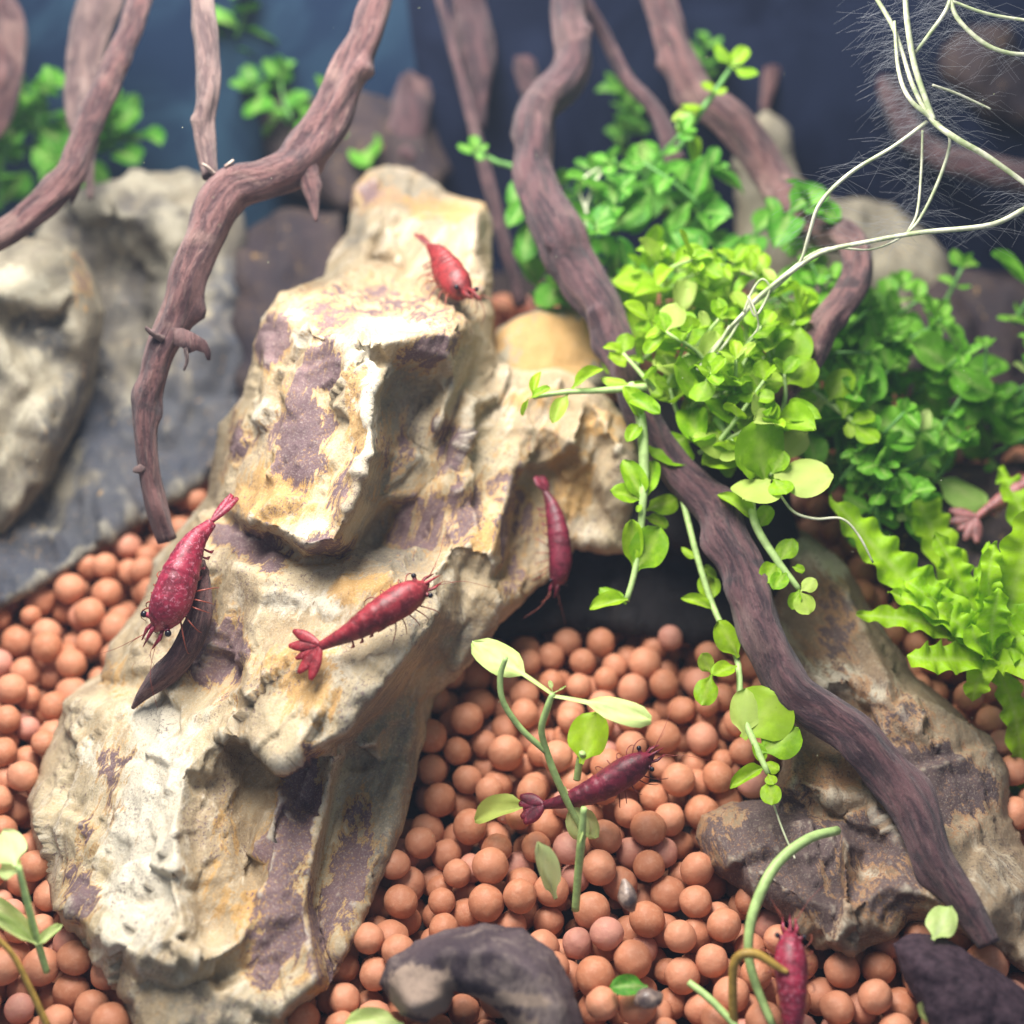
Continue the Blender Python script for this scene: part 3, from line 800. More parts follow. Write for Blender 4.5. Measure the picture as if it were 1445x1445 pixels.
far_specs = [
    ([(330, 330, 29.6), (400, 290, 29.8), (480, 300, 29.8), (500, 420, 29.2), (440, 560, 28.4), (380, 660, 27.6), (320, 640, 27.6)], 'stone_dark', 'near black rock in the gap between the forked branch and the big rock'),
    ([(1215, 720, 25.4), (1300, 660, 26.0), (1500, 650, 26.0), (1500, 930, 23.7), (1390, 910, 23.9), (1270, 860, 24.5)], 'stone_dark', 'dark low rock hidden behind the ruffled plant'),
    ([(1040, 190, 30.2), (1080, 150, 30.4), (1115, 180, 30.4), (1130, 250, 30.2), (1180, 280, 30.2), (1260, 290, 30.3), (1340, 360, 30), (1360, 480, 29.6), (1250, 560, 29.2), (1100, 520, 29.4), (1040, 380, 29.8)],
     'stone_far', 'blurred olive rock far behind the white roots'),
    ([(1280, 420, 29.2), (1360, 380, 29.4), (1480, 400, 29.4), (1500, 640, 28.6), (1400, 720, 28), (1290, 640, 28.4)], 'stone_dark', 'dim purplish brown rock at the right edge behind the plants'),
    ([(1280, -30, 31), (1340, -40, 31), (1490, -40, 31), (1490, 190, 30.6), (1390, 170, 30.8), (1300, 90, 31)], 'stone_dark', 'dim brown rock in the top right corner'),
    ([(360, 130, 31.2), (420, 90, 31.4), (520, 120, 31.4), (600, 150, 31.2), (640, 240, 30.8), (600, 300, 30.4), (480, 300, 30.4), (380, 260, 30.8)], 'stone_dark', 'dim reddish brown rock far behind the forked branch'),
]
for i, (ol, m, lab) in enumerate(far_specs):
    cx = sum(p[0] for p in ol) / len(ol); cy = sum(p[1] for p in ol) / len(ol); cd = sum(p[2] for p in ol) / len(ol)
    o = relief('far_rock', ol, [[(cx - 20, cy, cd - 0.7), (cx + 20, cy + 10, cd - 0.8)]], M[m], step=12, thick=1.0, seed=41 + i, chip=0.2, rough=0.15)
    tag(o, lab, 'rock')


# ------------------------------------------------------------------ driftwood
def wood(name, ctrl, label, mat='wood', n=70, seg=30, rough=0.40, seed=1, parent=None, thin=0.77):
    o = tube(name, ctrl, M[mat], parent=parent, seg=seg, n=n, rough=rough, seed=seed, thin=thin)
    if label:
        tag(o, label, 'driftwood')
    return o


lw = wood('driftwood_branch', [(540, -30, 24.30, 50), (508, 70, 24.10, 60), (470, 155, 23.90, 66), (430, 215, 23.60, 74), (375, 248, 23.30, 66), (322, 268, 23.10, 72), (287, 340, 22.90, 66), (252, 430, 22.70, 62),
                                (225, 500, 22.60, 52), (206, 590, 22.60, 42), (214, 670, 22.70, 38), (240, 765, 22.90, 34)], 'purple brown forked driftwood branch hanging down at left of the big rock', seed=2, n=110)
wood('limb', [(282, -30, 23.70, 40), (290, 60, 23.60, 46), (294, 130, 23.40, 42), (288, 190, 23.30, 38), (296, 250, 23.15, 26)], None, seed=6, parent=lw, n=50, mat='wood_pale')
wood('stub', [(425, 235, 23.50, 46), (440, 275, 23.40, 26), (446, 312, 23.30, 5)], None, seed=8, parent=lw, n=16, seg=14)
wood('stub', [(210, 655, 22.60, 16), (196, 662, 22.50, 14), (188, 664, 22.50, 6)], None, seed=9, parent=lw, n=10, seg=10, mat='wood_pale')
upper = [(240, 462, 22.45), (258, 463, 22.3), (274, 470, 22.2), (290, 480, 22.2), (297, 494, 22.25), (296, 508, 22.3)]
lower = [(240, 486, 22.5), (256, 490, 22.4), (266, 498, 22.35), (276, 494, 22.3), (288, 498, 22.3), (292, 508, 22.3)]
fv = [P(*p) for p in upper] + [P(*p) for p in lower]
nf = len(upper)
fv += [v + FWD * 0.05 for v in fv]
ff = []
for q in range(nf - 1):
    ff += [(q, q + 1, nf + q + 1, nf + q), (2 * nf + q + 1, 2 * nf + q, 3 * nf + q, 3 * nf + q + 1), (q + 1, q, 2 * nf + q, 2 * nf + q + 1), (nf + q, nf + q + 1, 3 * nf + q + 1, 3 * nf + q)]
ff += [(0, nf, 3 * nf, 2 * nf), (nf - 1, 3 * nf - 1, 4 * nf - 1, 2 * nf - 1)]
mk('peeling_bark', fv, ff, M['wood'], lw, attrs={'grain': [tuple(v * 0.6) for v in fv]})
for k, (c, w) in enumerate([([(228, 478, 22.40), (214, 470, 22.30), (206, 463, 22.30)], 20), ([(262, 492, 22.4), (264, 508, 22.4), (260, 522, 22.45)], 14),
                            ([(300, 244, 23.00), (292, 236, 22.90), (286, 232, 22.90)], 12), ([(318, 236, 23.00), (330, 226, 23.00)], 12)]):
    cc = [(*p, w * (1.2 - 0.9 * i / len(c))) for i, p in enumerate(c)]
    tube('bark_fibre', cc, M['wood_pale' if k < 2 else 'peel'], parent=lw, seg=8, n=14, flat=0.4, rough=0.3, seed=k)

fl = wood('driftwood_branch', [(210, -30, 25.4, 34), (188, 30, 25.2, 38), (158, 95, 25.0, 42), (124, 180, 24.7, 46), (92, 245, 24.4, 50), (42, 300, 24.1, 48), (-40, 355, 23.9, 52), (-160, 420, 23.6, 46)],
          'thin brown driftwood branch curving out of the left edge of the picture', seed=12)
wood('stub', [(110, 230, 24.6, 30), (106, 262, 24.6, 18), (100, 288, 24.6, 4)], None, seed=13, parent=fl, n=14, seg=12)
wood('driftwood_branch', [(150, -30, 27.5, 74), (128, 70, 27.2, 66), (112, 150, 26.9, 52), (122, 220, 26.7, 30), (128, 280, 26.6, 10)], 'thick blurred driftwood stick behind the thin left branch', 'wood_pale', seed=15, n=40)
wood('driftwood_branch', [(-10, -30, 29, 60), (10, 60, 28.8, 60), (4, 140, 28.6, 50), (-10, 190, 28.5, 30)], 'out of focus reddish driftwood in the top left corner', 'wood', seed=16, n=30)

rw = wood('driftwood_branch', [(800, -40, 27.4, 60), (806, 40, 27.0, 56), (800, 100, 26.6, 60), (764, 165, 26.2, 66), (752, 235, 25.8, 66), (776, 315, 25.3, 72), (818, 385, 24.9, 72), (852, 445, 24.5, 64),
                               (880, 520, 24.0, 54), (912, 600, 23.6, 50), (950, 655, 23.2, 54), (1010, 735, 22.8, 62), (1052, 810, 22.4, 66), (1070, 890, 22.0, 72), (1118, 965, 21.7, 70), (1190, 1030, 21.4, 66),
                               (1260, 1110, 21.0, 70), (1320, 1205, 20.5, 66), (1362, 1270, 20.2, 54), (1396, 1332, 19.9, 38)],
          'long dark driftwood branch winding from the top down over the right slab', 'wood_dark', seed=21, n=190, seg=34, thin=0.86)
wood('stub', [(800, 360, 24.8, 34), (776, 342, 24.7, 20), (768, 330, 24.7, 5)], None, 'wood_dark', seed=22, parent=rw, n=12, seg=12)
wood('limb', [(812, -30, 28.4, 22), (846, 40, 28.2, 22), (884, 108, 27.9, 26), (930, 158, 27.6, 28), (955, 230, 27.4, 36)], None, 'wood_dark', seed=23, parent=rw, n=40, seg=14)
wood('driftwood_branch', [(915, -40, 28.4, 60), (950, 50, 28.1, 62), (985, 120, 27.7, 62), (1040, 190, 27.3, 60), (1098, 262, 26.9, 62), (1150, 316, 26.0, 58), (1198, 340, 25.2, 56), (1212, 375, 24.7, 52),
                          (1186, 440, 24.0, 52), (1144, 505, 23.5, 48), (1092, 580, 23.2, 40)], 'bent purple brown driftwood branch behind the white roots at upper right', 'wood', seed=25, n=110)
wood('driftwood_branch', [(650, -40, 30.4, 70), (668, 40, 30.3, 70), (676, 110, 30.1, 46), (680, 180, 29.9, 20)], 'dim reddish driftwood stump hanging in the top centre background', 'wood_dark', seed=27, n=40)  # darker wood colour stands in for light falling off towards the back
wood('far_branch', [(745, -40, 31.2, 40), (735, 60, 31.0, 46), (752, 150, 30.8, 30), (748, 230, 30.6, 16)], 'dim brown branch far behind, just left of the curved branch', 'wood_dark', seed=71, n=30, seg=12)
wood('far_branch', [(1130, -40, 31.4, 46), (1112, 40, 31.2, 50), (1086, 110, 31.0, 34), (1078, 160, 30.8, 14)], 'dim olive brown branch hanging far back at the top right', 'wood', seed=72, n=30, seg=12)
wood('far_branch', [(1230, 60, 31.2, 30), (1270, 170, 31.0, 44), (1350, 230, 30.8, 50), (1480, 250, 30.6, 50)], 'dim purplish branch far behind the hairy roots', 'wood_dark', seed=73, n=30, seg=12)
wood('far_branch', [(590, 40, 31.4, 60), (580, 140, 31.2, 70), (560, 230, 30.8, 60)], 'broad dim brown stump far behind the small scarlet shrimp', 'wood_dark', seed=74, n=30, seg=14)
wood('reflection_edge_stick', [(610, -40, 29.2, 16), (650, 110, 28.9, 18), (690, 260, 28.5, 24), (735, 430, 28, 26)], 'near black stick for the edge of a reflection, slanting behind the curved branch', 'wood_dark', seed=28, n=40, rough=0.15, seg=12)  # stick added to draw the dark edge of a reflection
wood('driftwood_chip', [(286, 792, 22.0, 14), (288, 830, 21.75, 34), (278, 880, 21.6, 46), (250, 930, 21.7, 50), (216, 968, 21.85, 34), (188, 1000, 22.0, 7)], 'pointed brown wood chip lying on the big rock below a shrimp', 'wood', seed=29, n=50, seg=18)

# ------------------------------------------------------------------ leaves
def leaf_mesh(name, wid, cup, fold, curl, seed, mat, petiole=0.16, stalk=0.05):
    """base at the origin, tip along +Y, face up +Z, length 1"""
    rng = random.Random(seed)
    nu, nv = 12, 7
    V, F, vein = [], [], []
    w1, w2 = rng.uniform(-0.05, 0.05), rng.uniform(-0.05, 0.05)
    for i in range(nu):
        t = i / (nu - 1)
        if t < petiole:
            w = stalk + stalk * 0.5 * t / petiole
        else:
            s = (t - petiole) / (1 - petiole)
            w = wid * 0.5 * math.sqrt(max(0.0, 1 - abs(2 * s ** 0.86 - 1) ** 2.3)) if 0 < s < 1 else (stalk * 1.4 if s == 0 else 0.03)
            w = max(w, stalk * 1.4 * (1 - s))
        for k in range(nv):
            u = k / (nv - 1) * 2 - 1
            x = u * w
            z = fold * abs(u) * w + cup * (x * x) * 2 - curl * t * t + 0.03 * math.sin(7 * t + 5 * u + seed) * (t > petiole)
            V.append((x + w1 * t * t, t * (1 - 0.12 * abs(curl)), z + w2 * u * t))
            vein.append(max(0, 1 - abs(u) * 3.2) * (1 - 0.6 * t) + (0.25 if abs(math.sin(9 * t + 4 * abs(u))) > 0.95 else 0))
    for i in range(nu - 1):
        for k in range(nv - 1):
            a = i * nv + k
            F.append((a, a + 1, a + nv + 1, a + nv))
    me = bpy.data.meshes.new(name)
    me.from_pydata(V, [], F)
    me.polygons.foreach_set('use_smooth', [True] * len(me.polygons))
    at = me.attributes.new('vein', 'FLOAT', 'POINT')
    at.data.foreach_set('value', np.array(vein, dtype=np.float32))
    me.materials.append(mat)
    me.update()
    return me


def leaf_set(mat, seed):
    return [leaf_mesh('round_leaf', w, c, f, cu, seed + i, mat) for i, (w, c, f, cu) in enumerate(
        [(0.78, 0.25, 0.1, 0.05), (0.72, -0.35, 0.0, 0.12), (0.62, 0.5, 0.35, 0.25), (0.85, -0.2, 0.1, -0.12), (0.66, 0.1, 0.5, 0.35), (0.58, 0.6, 0.2, -0.2)])]


LV_B = leaf_set(M['leaf'], 100)
LV_D = leaf_set(M['leaf_back'], 200)
M['leaf_mid'] = leaf_mat('mid_green_leaf', (0.09, 0.32, 0.015), (0.19, 0.46, 0.04), ya=0.05, trans=0.45)
LV_M = leaf_set(M['leaf_mid'], 250)
LV_P = leaf_set(M['leaf_pale'], 300)
LV_S = [leaf_mesh('spoon_leaf', w, c, 0.1, cu, 400 + i, M['leaf_pale'], petiole=0.42, stalk=0.022) for i, (w, c, cu) in enumerate([(0.42, 0.2, 0.10), (0.36, -0.3, 0.16), (0.30, 0.3, -0.05), (0.44, -0.2, 0.05), (0.12, 0.2, -0.15), (0.4, 0.1, -0.1)])]


def leaf_at(mesh, base, direction, normal, size, parent, width=1.0):
    y = Vector(direction).normalized()
    n = Vector(normal)
    z = (n - y * n.dot(y))
    if z.length < 1e-4:
        z = y.orthogonal()
    z.normalize()
    x = y.cross(z)
    m = Matrix((x * size * width, y * size, z * size)).transposed().to_4x4()
    m.translation = Vector(base) - wloc(parent)
    o = bpy.data.objects.new('leaf', mesh)
    scn.collection.objects.link(o)
    o.parent = parent
    o.matrix_basis = m
    return o


TOCAM = -FWD


def sprig(parent, C, R, meshes, smat, rng, gap=0.42, size=0.55, start=0.15, face=0.45, tip=True, seg=6):
    """a stem along C (world points) with opposite pairs of leaves"""
    V, F, G = tube_data(C, R, seg)
    mk('stem', V, F, smat, parent, attrs={'grain': G})
    L = np.concatenate([[0], np.cumsum(np.linalg.norm(np.diff(C, axis=0), axis=1))])
    Tn, N, B = frames(C)
    s = start
    a0 = rng.uniform(0, 6.28)
    while s <= L[-1] + 1e-6:
        i = min(len(C) - 1, int(np.searchsorted(L, s)))
        sz = size * rng.uniform(0.5, 1.2) * (0.72 if s > L[-1] - gap * 0.6 else 1)
        for h in (0, math.pi):
            a = a0 + h + rng.uniform(-0.35, 0.35)
            d = Vector(N[i]) * math.cos(a) + Vector(B[i]) * math.sin(a) + Vector(Tn[i]) * rng.uniform(0.05, 0.5)
            d.z += rng.uniform(-0.15, 0.25)
            nrm = Vector((0, 0, 1)) + TOCAM * face + Vector((rng.uniform(-.5, .5), rng.uniform(-.5, .5), rng.uniform(-.3, .3)))
            leaf_at(rng.choice(meshes), C[i], d, nrm, sz, parent, rng.uniform(0.85, 1.12))
        a0 += math.pi / 2 + rng.uniform(-0.3, 0.3)
        s += gap * rng.uniform(0.8, 1.2)
    if tip:
        for h in (0, 2.1, 4.2):
            a = a0 + h
            d = Vector(Tn[-1]) * 0.9 + Vector(N[-1]) * math.cos(a) + Vector(B[-1]) * math.sin(a)
            leaf_at(rng.choice(meshes), C[-1], d, Vector((0, 0, 1)) + TOCAM * face, size * 0.45, parent)


def clump(name, label, cat, blobs, meshes, smat, count, size, seed, gap=0.42, length=(0.9, 1.7), rise=0.5):
    """blobs: (px, py, d, radius px, depth spread)"""
    rng = random.Random(seed)
    b0 = blobs[0]
    root = empty(name, P(b0[0], b0[1] + b0[3], b0[2]), label, cat)
    W = [b[3] ** 2 for b in blobs]
    for _ in range(count):
        b = rng.choices(blobs, W)[0]
        a, r = rng.uniform(0, 6.283), math.sqrt(rng.random()) * b[3]
        p = P(b[0] + math.cos(a) * r, b[1] + math.sin(a) * r * 0.9, b[2] + rng.uniform(-1, 1) * b[4])
        d = Vector((rng.uniform(-1, 1), rng.uniform(-1.0, 0.5), rng.uniform(-0.3, 1) + rise)).normalized()
        L = rng.uniform(*length)
        q = p - d * L * 0.5
        bend = Vector((rng.uniform(-.4, .4), rng.uniform(-.4, .4), rng.uniform(-.2, .5))) * L
        C = catmull([tuple(q), tuple(q + d * L * 0.5 + bend * 0.2), tuple(q + d * L)], 10)
        sprig(root, C, np.linspace(0.045, 0.028, 10), meshes, smat, rng, gap=gap, size=size, start=0.12)
    return root


clump('creeping_plant', 'bright lime green round leaved clump draped over the dark branch', 'plant',
      [(975, 540, 23.3, 70, 0.5), (1050, 610, 23.1, 62, 0.4), (930, 500, 23.6, 45, 0.4), (1070, 530, 23.5, 55, 0.5)], LV_B, M['stem'], 21, 0.80, 5, gap=0.50, length=(0.8, 1.5))
clump('creeping_plant', 'lime green leafy mound just above and behind the brightest clump', 'plant',
      [(1000, 440, 24.4, 85, 0.6), (930, 410, 24.9, 55, 0.5), (1080, 450, 24.4, 60, 0.5)], LV_B, M['stem'], 18, 0.80, 6, gap=0.56, length=(0.8, 1.5))
clump('creeping_plant', 'deep green round leaved thicket between the two curved branches', 'plant',
      [(940, 320, 26.6, 120, 0.9), (850, 260, 27, 60, 0.8), (1050, 380, 26.2, 90, 0.8), (780, 370, 26.2, 50, 0.5), (1000, 260, 27.2, 50, 0.5)], LV_D, M['stem_back'], 17, 0.85, 8, gap=0.6, length=(1.0, 2.0))
clump('creeping_plant', 'blurred green leafy thicket along the right edge behind the ruffled plant', 'plant',
      [(1240, 560, 25.6, 100, 0.9), (1350, 600, 25.8, 95, 0.8), (1290, 430, 26.6, 80, 0.6), (1410, 420, 26.6, 60, 0.5), (1270, 680, 25.0, 60, 0.5), (1420, 660, 25.6, 40, 0.4)], LV_M, M['stem_back'], 26, 0.90, 14, gap=0.65, length=(1.0, 2.2))
clump('creeping_plant', 'mid green leafy mat between the bright clump and the right edge', 'plant',
      [(1150, 470, 25.2, 60, 0.5), (1180, 640, 24.6, 55, 0.4), (1130, 400, 26.0, 55, 0.4), (1230, 480, 25.8, 60, 0.4), (1330, 520, 25.6, 60, 0.4), (1220, 700, 24.3, 40, 0.3), (1300, 690, 24.6, 45, 0.3), (1410, 540, 25.6, 50, 0.4)], LV_M, M['stem_back'], 31, 0.58, 15, gap=0.5, length=(1.0, 1.9))
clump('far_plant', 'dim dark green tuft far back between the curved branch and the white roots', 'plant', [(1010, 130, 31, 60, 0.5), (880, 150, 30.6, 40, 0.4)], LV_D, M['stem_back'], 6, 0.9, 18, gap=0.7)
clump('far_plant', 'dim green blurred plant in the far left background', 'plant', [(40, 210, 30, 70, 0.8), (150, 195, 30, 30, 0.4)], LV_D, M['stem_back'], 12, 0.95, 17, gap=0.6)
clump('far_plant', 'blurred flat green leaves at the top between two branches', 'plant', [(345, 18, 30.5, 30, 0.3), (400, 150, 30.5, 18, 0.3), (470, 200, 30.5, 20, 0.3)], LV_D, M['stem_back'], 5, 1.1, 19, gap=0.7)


def trail(label, ctrl, leaves, meshes, smat, name='trailing_stem', seed=1, cat='plant', extra=()):
    """ctrl: (px,py,d,w); leaves: (base px, py, tip px, py, d, width factor, tip depth change, mesh index)"""
    b = P(*ctrl[0][:3])
    root = empty(name, b, label, cat)
    tube('stem', ctrl, smat, parent=root, seg=8, n=26, rough=0.06, seed=seed)
    for ex in extra:
        tube('stem', ex, smat, parent=root, seg=8, n=26, rough=0.06, seed=seed + 1)
    rng = random.Random(seed)
    for lf in leaves:
        bx, by, tx, ty, d, wf, dd, mi = lf
        p0, p1 = P(bx, by, d), P(tx, ty, d + dd)
        nrm = TOCAM * 0.55 + Vector((0, 0, 1.0)) + Vector((rng.uniform(-.3, .3), 0, rng.uniform(-.2, .2)))
        leaf_at(meshes[mi], p0, p1 - p0, nrm, (p1 - p0).length, root, wf)
    return root


trail('pale stem hanging straight down in front of the dark cave', [(890, 540, 22.9, 10), (904, 590, 22.8, 16), (909, 660, 22.7, 15), (907, 710, 22.6, 12), (903, 760, 22.6, 10), (895, 810, 22.55, 9), (884, 848, 22.5, 9)],
      [(907, 708, 884, 645, 22.6, 0.8, 0.0, 2), (905, 706, 862, 690, 22.6, 0.9, -0.1, 0), (910, 706, 922, 640, 22.6, 0.6, 0.2, 4), (906, 712, 898, 722, 22.5, 1.0, 0.0, 0),
       (895, 802, 890, 733, 22.55, 0.75, 0.1, 5), (897, 806, 934, 745, 22.55, 0.95, -0.1, 0), (886, 846, 832, 850, 22.45, 0.75, -0.1, 2), (884, 852, 846, 826, 22.45, 0.8, 0.2, 1),
       (904, 592, 890, 545, 22.75, 0.9, -0.2, 4), (905, 596, 884, 622, 22.75, 0.7, -0.2, 0), (912, 720, 958, 700, 22.9, 0.85, 0.2, 1), (910, 730, 944, 742, 22.9, 0.8, 0.1, 0)], LV_B, M['stem'], seed=3)
trail('stem reaching left from the bright clump towards the big rock', [(912, 546, 22.9, 11), (850, 551, 22.8, 9), (800, 553, 22.7, 8), (752, 560, 22.7, 7)],
      [(806, 550, 850, 512, 22.7, 0.55, 0.1, 2), (802, 555, 778, 596, 22.7, 0.6, -0.1, 0), (752, 560, 758, 518, 22.65, 0.5, 0.1, 4), (748, 562, 776, 546, 22.6, 0.6, -0.1, 0), (746, 562, 734, 588, 22.7, 0.45, 0.1, 2),
       (890, 545, 848, 530, 22.85, 0.7, 0.0, 1), (880, 556, 932, 590, 22.75, 0.7, -0.2, 5)], LV_B, M['stem'], seed=4)
trail('rosette of large smooth leaves at the right end of the bright clump', [(1010, 590, 23.0, 12), (1050, 640, 22.7, 11), (1090, 670, 22.5, 9)],
      [(1080, 680, 1062, 590, 22.45, 1.1, -0.1, 3), (1075, 668, 1038, 640, 22.5, 1.2, -0.2, 3), (1085, 676, 1052, 712, 22.4, 1.3, -0.4, 3), (1090, 668, 1108, 636, 22.4, 1.1, 0.0, 0), (1092, 672, 1176, 676, 22.35, 1.0, -0.1, 3),
       (1092, 676, 1112, 700, 22.3, 1.1, -0.3, 3), (1080, 645, 1142, 604, 22.7, 0.7, 0.3, 1), (1044, 632, 980, 612, 22.75, 1.0, -0.2, 1), (1060, 640, 990, 650, 22.9, 0.9, -0.2, 0)], LV_B, M['stem'], seed=6)
trail('stem dangling right of the dark branch with pale cupped tip leaves', [(1058, 690, 22.6, 12), (1066, 740, 22.4, 12), (1096, 790, 22.2, 11), (1128, 832, 22.1, 8)],
      [(1066, 736, 1020, 690, 22.45, 0.6, 0.0, 2), (1070, 745, 1088, 714, 22.4, 1.0, 0.0, 0), (1100, 792, 1118, 762, 22.2, 0.9, 0.2, 3), (1098, 794, 1076, 820, 22.2, 1.0, -0.2, 0), (1110, 808, 1090, 830, 22.1, 0.9, -0.2, 0),
       (1130, 834, 1152, 818, 22.0, 1.0, 0.0, 3), (1128, 834, 1142, 868, 22.0, 1.0, -0.1, 3), (1128, 832, 1116, 860, 22.0, 0.8, 0.0, 0), (1118, 800, 1136, 806, 22.1, 1.0, 0.0, 0)], LV_B, M['stem'], seed=8)
trail('long stem hanging left of the dark branch ending in two big leaves', [(962, 700, 23.1, 9), (985, 790, 22.8, 9), (1008, 860, 22.6, 9), (1040, 930, 22.1, 9), (1046, 1000, 21.7, 10), (1066, 1052, 21.4, 10), (1084, 1092, 21.2, 8)],
      [(1042, 928, 1016, 874, 22.0, 0.9, 0.0, 1), (1040, 940, 1004, 950, 21.9, 0.8, -0.2, 0), (1004, 950, 988, 922, 21.8, 0.9, 0.0, 3), (1004, 952, 990, 998, 21.8, 0.8, -0.2, 3), (1048, 1042, 1100, 976, 21.5, 1.25, 0.1, 3),
       (1050, 1040, 1052, 970, 21.5, 0.9, 0.1, 1), (1072, 1062, 1126, 1028, 21.35, 1.05, 0.1, 3), (1078, 1076, 1100, 1086, 21.3, 1.2, -0.1, 1), (1080, 1082, 1030, 1104, 21.3, 0.6, -0.2, 2), (1078, 1080, 1066, 1046, 21.3, 0.7, 0.1, 0),
       (1084, 1092, 1092, 1108, 21.15, 1.2, -0.1, 3), (1086, 1100, 1090, 1138, 21.1, 0.9, -0.2, 3), (1006, 860, 968, 838, 22.6, 0.6, -0.1, 4), (988, 800, 1012, 816, 22.8, 0.8, 0.2, 0), (984, 790, 962, 770, 22.8, 0.6, 0.1, 1),
       (1002, 850, 1000, 810, 22.7, 0.9, 0.3, 0)], LV_B, M['stem'], seed=9)
trail('short sprig with cupped leaves right of the bent branch', [(1128, 540, 24.2, 9), (1180, 576, 24.0, 9), (1216, 606, 23.9, 7)],
      [(1170, 566, 1196, 522, 23.9, 0.9, 0.1, 3), (1166, 568, 1120, 572, 23.9, 0.9, -0.1, 3), (1190, 590, 1202, 540, 23.85, 0.8, 0.2, 0), (1200, 596, 1236, 586, 23.8, 0.9, 0.0, 0), (1206, 600, 1240, 626, 23.8, 0.9, -0.2, 3), (1196, 596, 1200, 618, 23.8, 0.9, -0.1, 0)],
      LV_B, M['stem'], seed=10)
trail('stem rising in front of the upper right branch with small leaves', [(958, 210, 26.4, 9), (984, 165, 26.3, 9), (1010, 128, 26.2, 8), (1034, 92, 26.1, 7)],
      [(1030, 92, 1012, 58, 26.0, 0.8, 0, 1), (1032, 94, 1056, 66, 26.0, 0.9, 0, 0), (1034, 96, 1070, 108, 26.0, 0.8, -0.1, 3), (1008, 130, 990, 116, 26.1, 0.9, 0, 0), (1008, 132, 1026, 126, 26.1, 0.8, 0, 3),
       (992, 152, 962, 146, 26.2, 0.8, -0.1, 1), (986, 160, 948, 168, 26.2, 0.7, -0.1, 0), (972, 184, 982, 226, 26.3, 0.7, -0.2, 2), (964, 196, 956, 176, 26.3, 0.8, 0, 0)], LV_B, M['stem_back'], seed=11)
trail('small sprig standing alone left of the pale curved branch', [(760, 320, 26.8, 9), (735, 245, 27, 8), (700, 228, 27, 7), (672, 212, 27, 6)],
      [(672, 212, 644, 208, 26.9, 0.9, -0.1, 3), (672, 212, 668, 190, 26.9, 1.0, 0, 0), (674, 212, 690, 206, 26.9, 0.9, 0, 3), (672, 214, 680, 226, 26.9, 0.9, -0.1, 0), (734, 245, 722, 290, 26.9, 0.7, -0.2, 1), (750, 280, 716, 318, 26.7, 0.7, -0.3, 0),
       (752, 300, 734, 366, 26.6, 0.7, -0.3, 1)], LV_D, M['stem_back'], seed=12)

# ------------------------------------------------------------------ ruffled plant at the right
def strap_leaf(parent, ctrl, wid_px, seed, ruff=0.22, mat=None):
    """ctrl: (px,py,d) along the midrib, from base to tip"""
    nv = 9
    pts = [tuple(P(*c)) for c in ctrl]
    LEN = float(np.linalg.norm(np.diff(catmull(pts, 40), axis=0), axis=1).sum())
    n = int(26 + LEN * 22)
    C = catmull(pts, n)
    Tn = np.gradient(C, axis=0); Tn /= np.linalg.norm(Tn, axis=1)[:, None]
    nrm = np.array(TOCAM * 0.75 + Vector((0, 0, 0.65)))
    V, F, vein = [], [], []
    dm = ctrl[len(ctrl) // 2][2]
    W = pw(wid_px, dm) / 2
    for i in range(n):
        s = i / (n - 1)
        x = np.cross(Tn[i], nrm); x /= np.linalg.norm(x)
        z = np.cross(x, Tn[i])
        w = W * (0.25 + 0.75 * math.sin(math.pi * min(1, 0.12 + s * 0.86)) ** 0.7) * (1 if s < 0.9 else max(0.1, 1 - (s - 0.9) * 8))
        for k in range(nv):
            u = k / (nv - 1) * 2 - 1
            sd = 1 if u > 0 else -1
            e = abs(u) ** 1.6
            ph = s * LEN * (15.0 + 1.3 * sd) + 1.5 * math.sin(s * 7 + seed) + seed * 1.7 + sd * 1.1
            ru = ruff * e * math.sin(ph) + 0.35 * ruff * e * math.sin(ph * 1.7 + 1)
            V.append(C[i] + x * (u * w * (1 + 0.13 * e * math.sin(ph + 1.3))) + z * (ru + 0.25 * abs(u) * w))
            vein.append(0.5 * max(0, 1 - abs(u) * 4) + (0.3 if abs(math.sin(s * 30 - abs(u) * 6)) > 0.94 else 0))
    for i in range(n - 1):
        for k in range(nv - 1):
            a = i * nv + k
            F.append((a, a + 1, a + nv + 1, a + nv))
    return mk('leaf', V, F, mat or M['leaf_ruffle'], parent, attrs={'vein': vein})


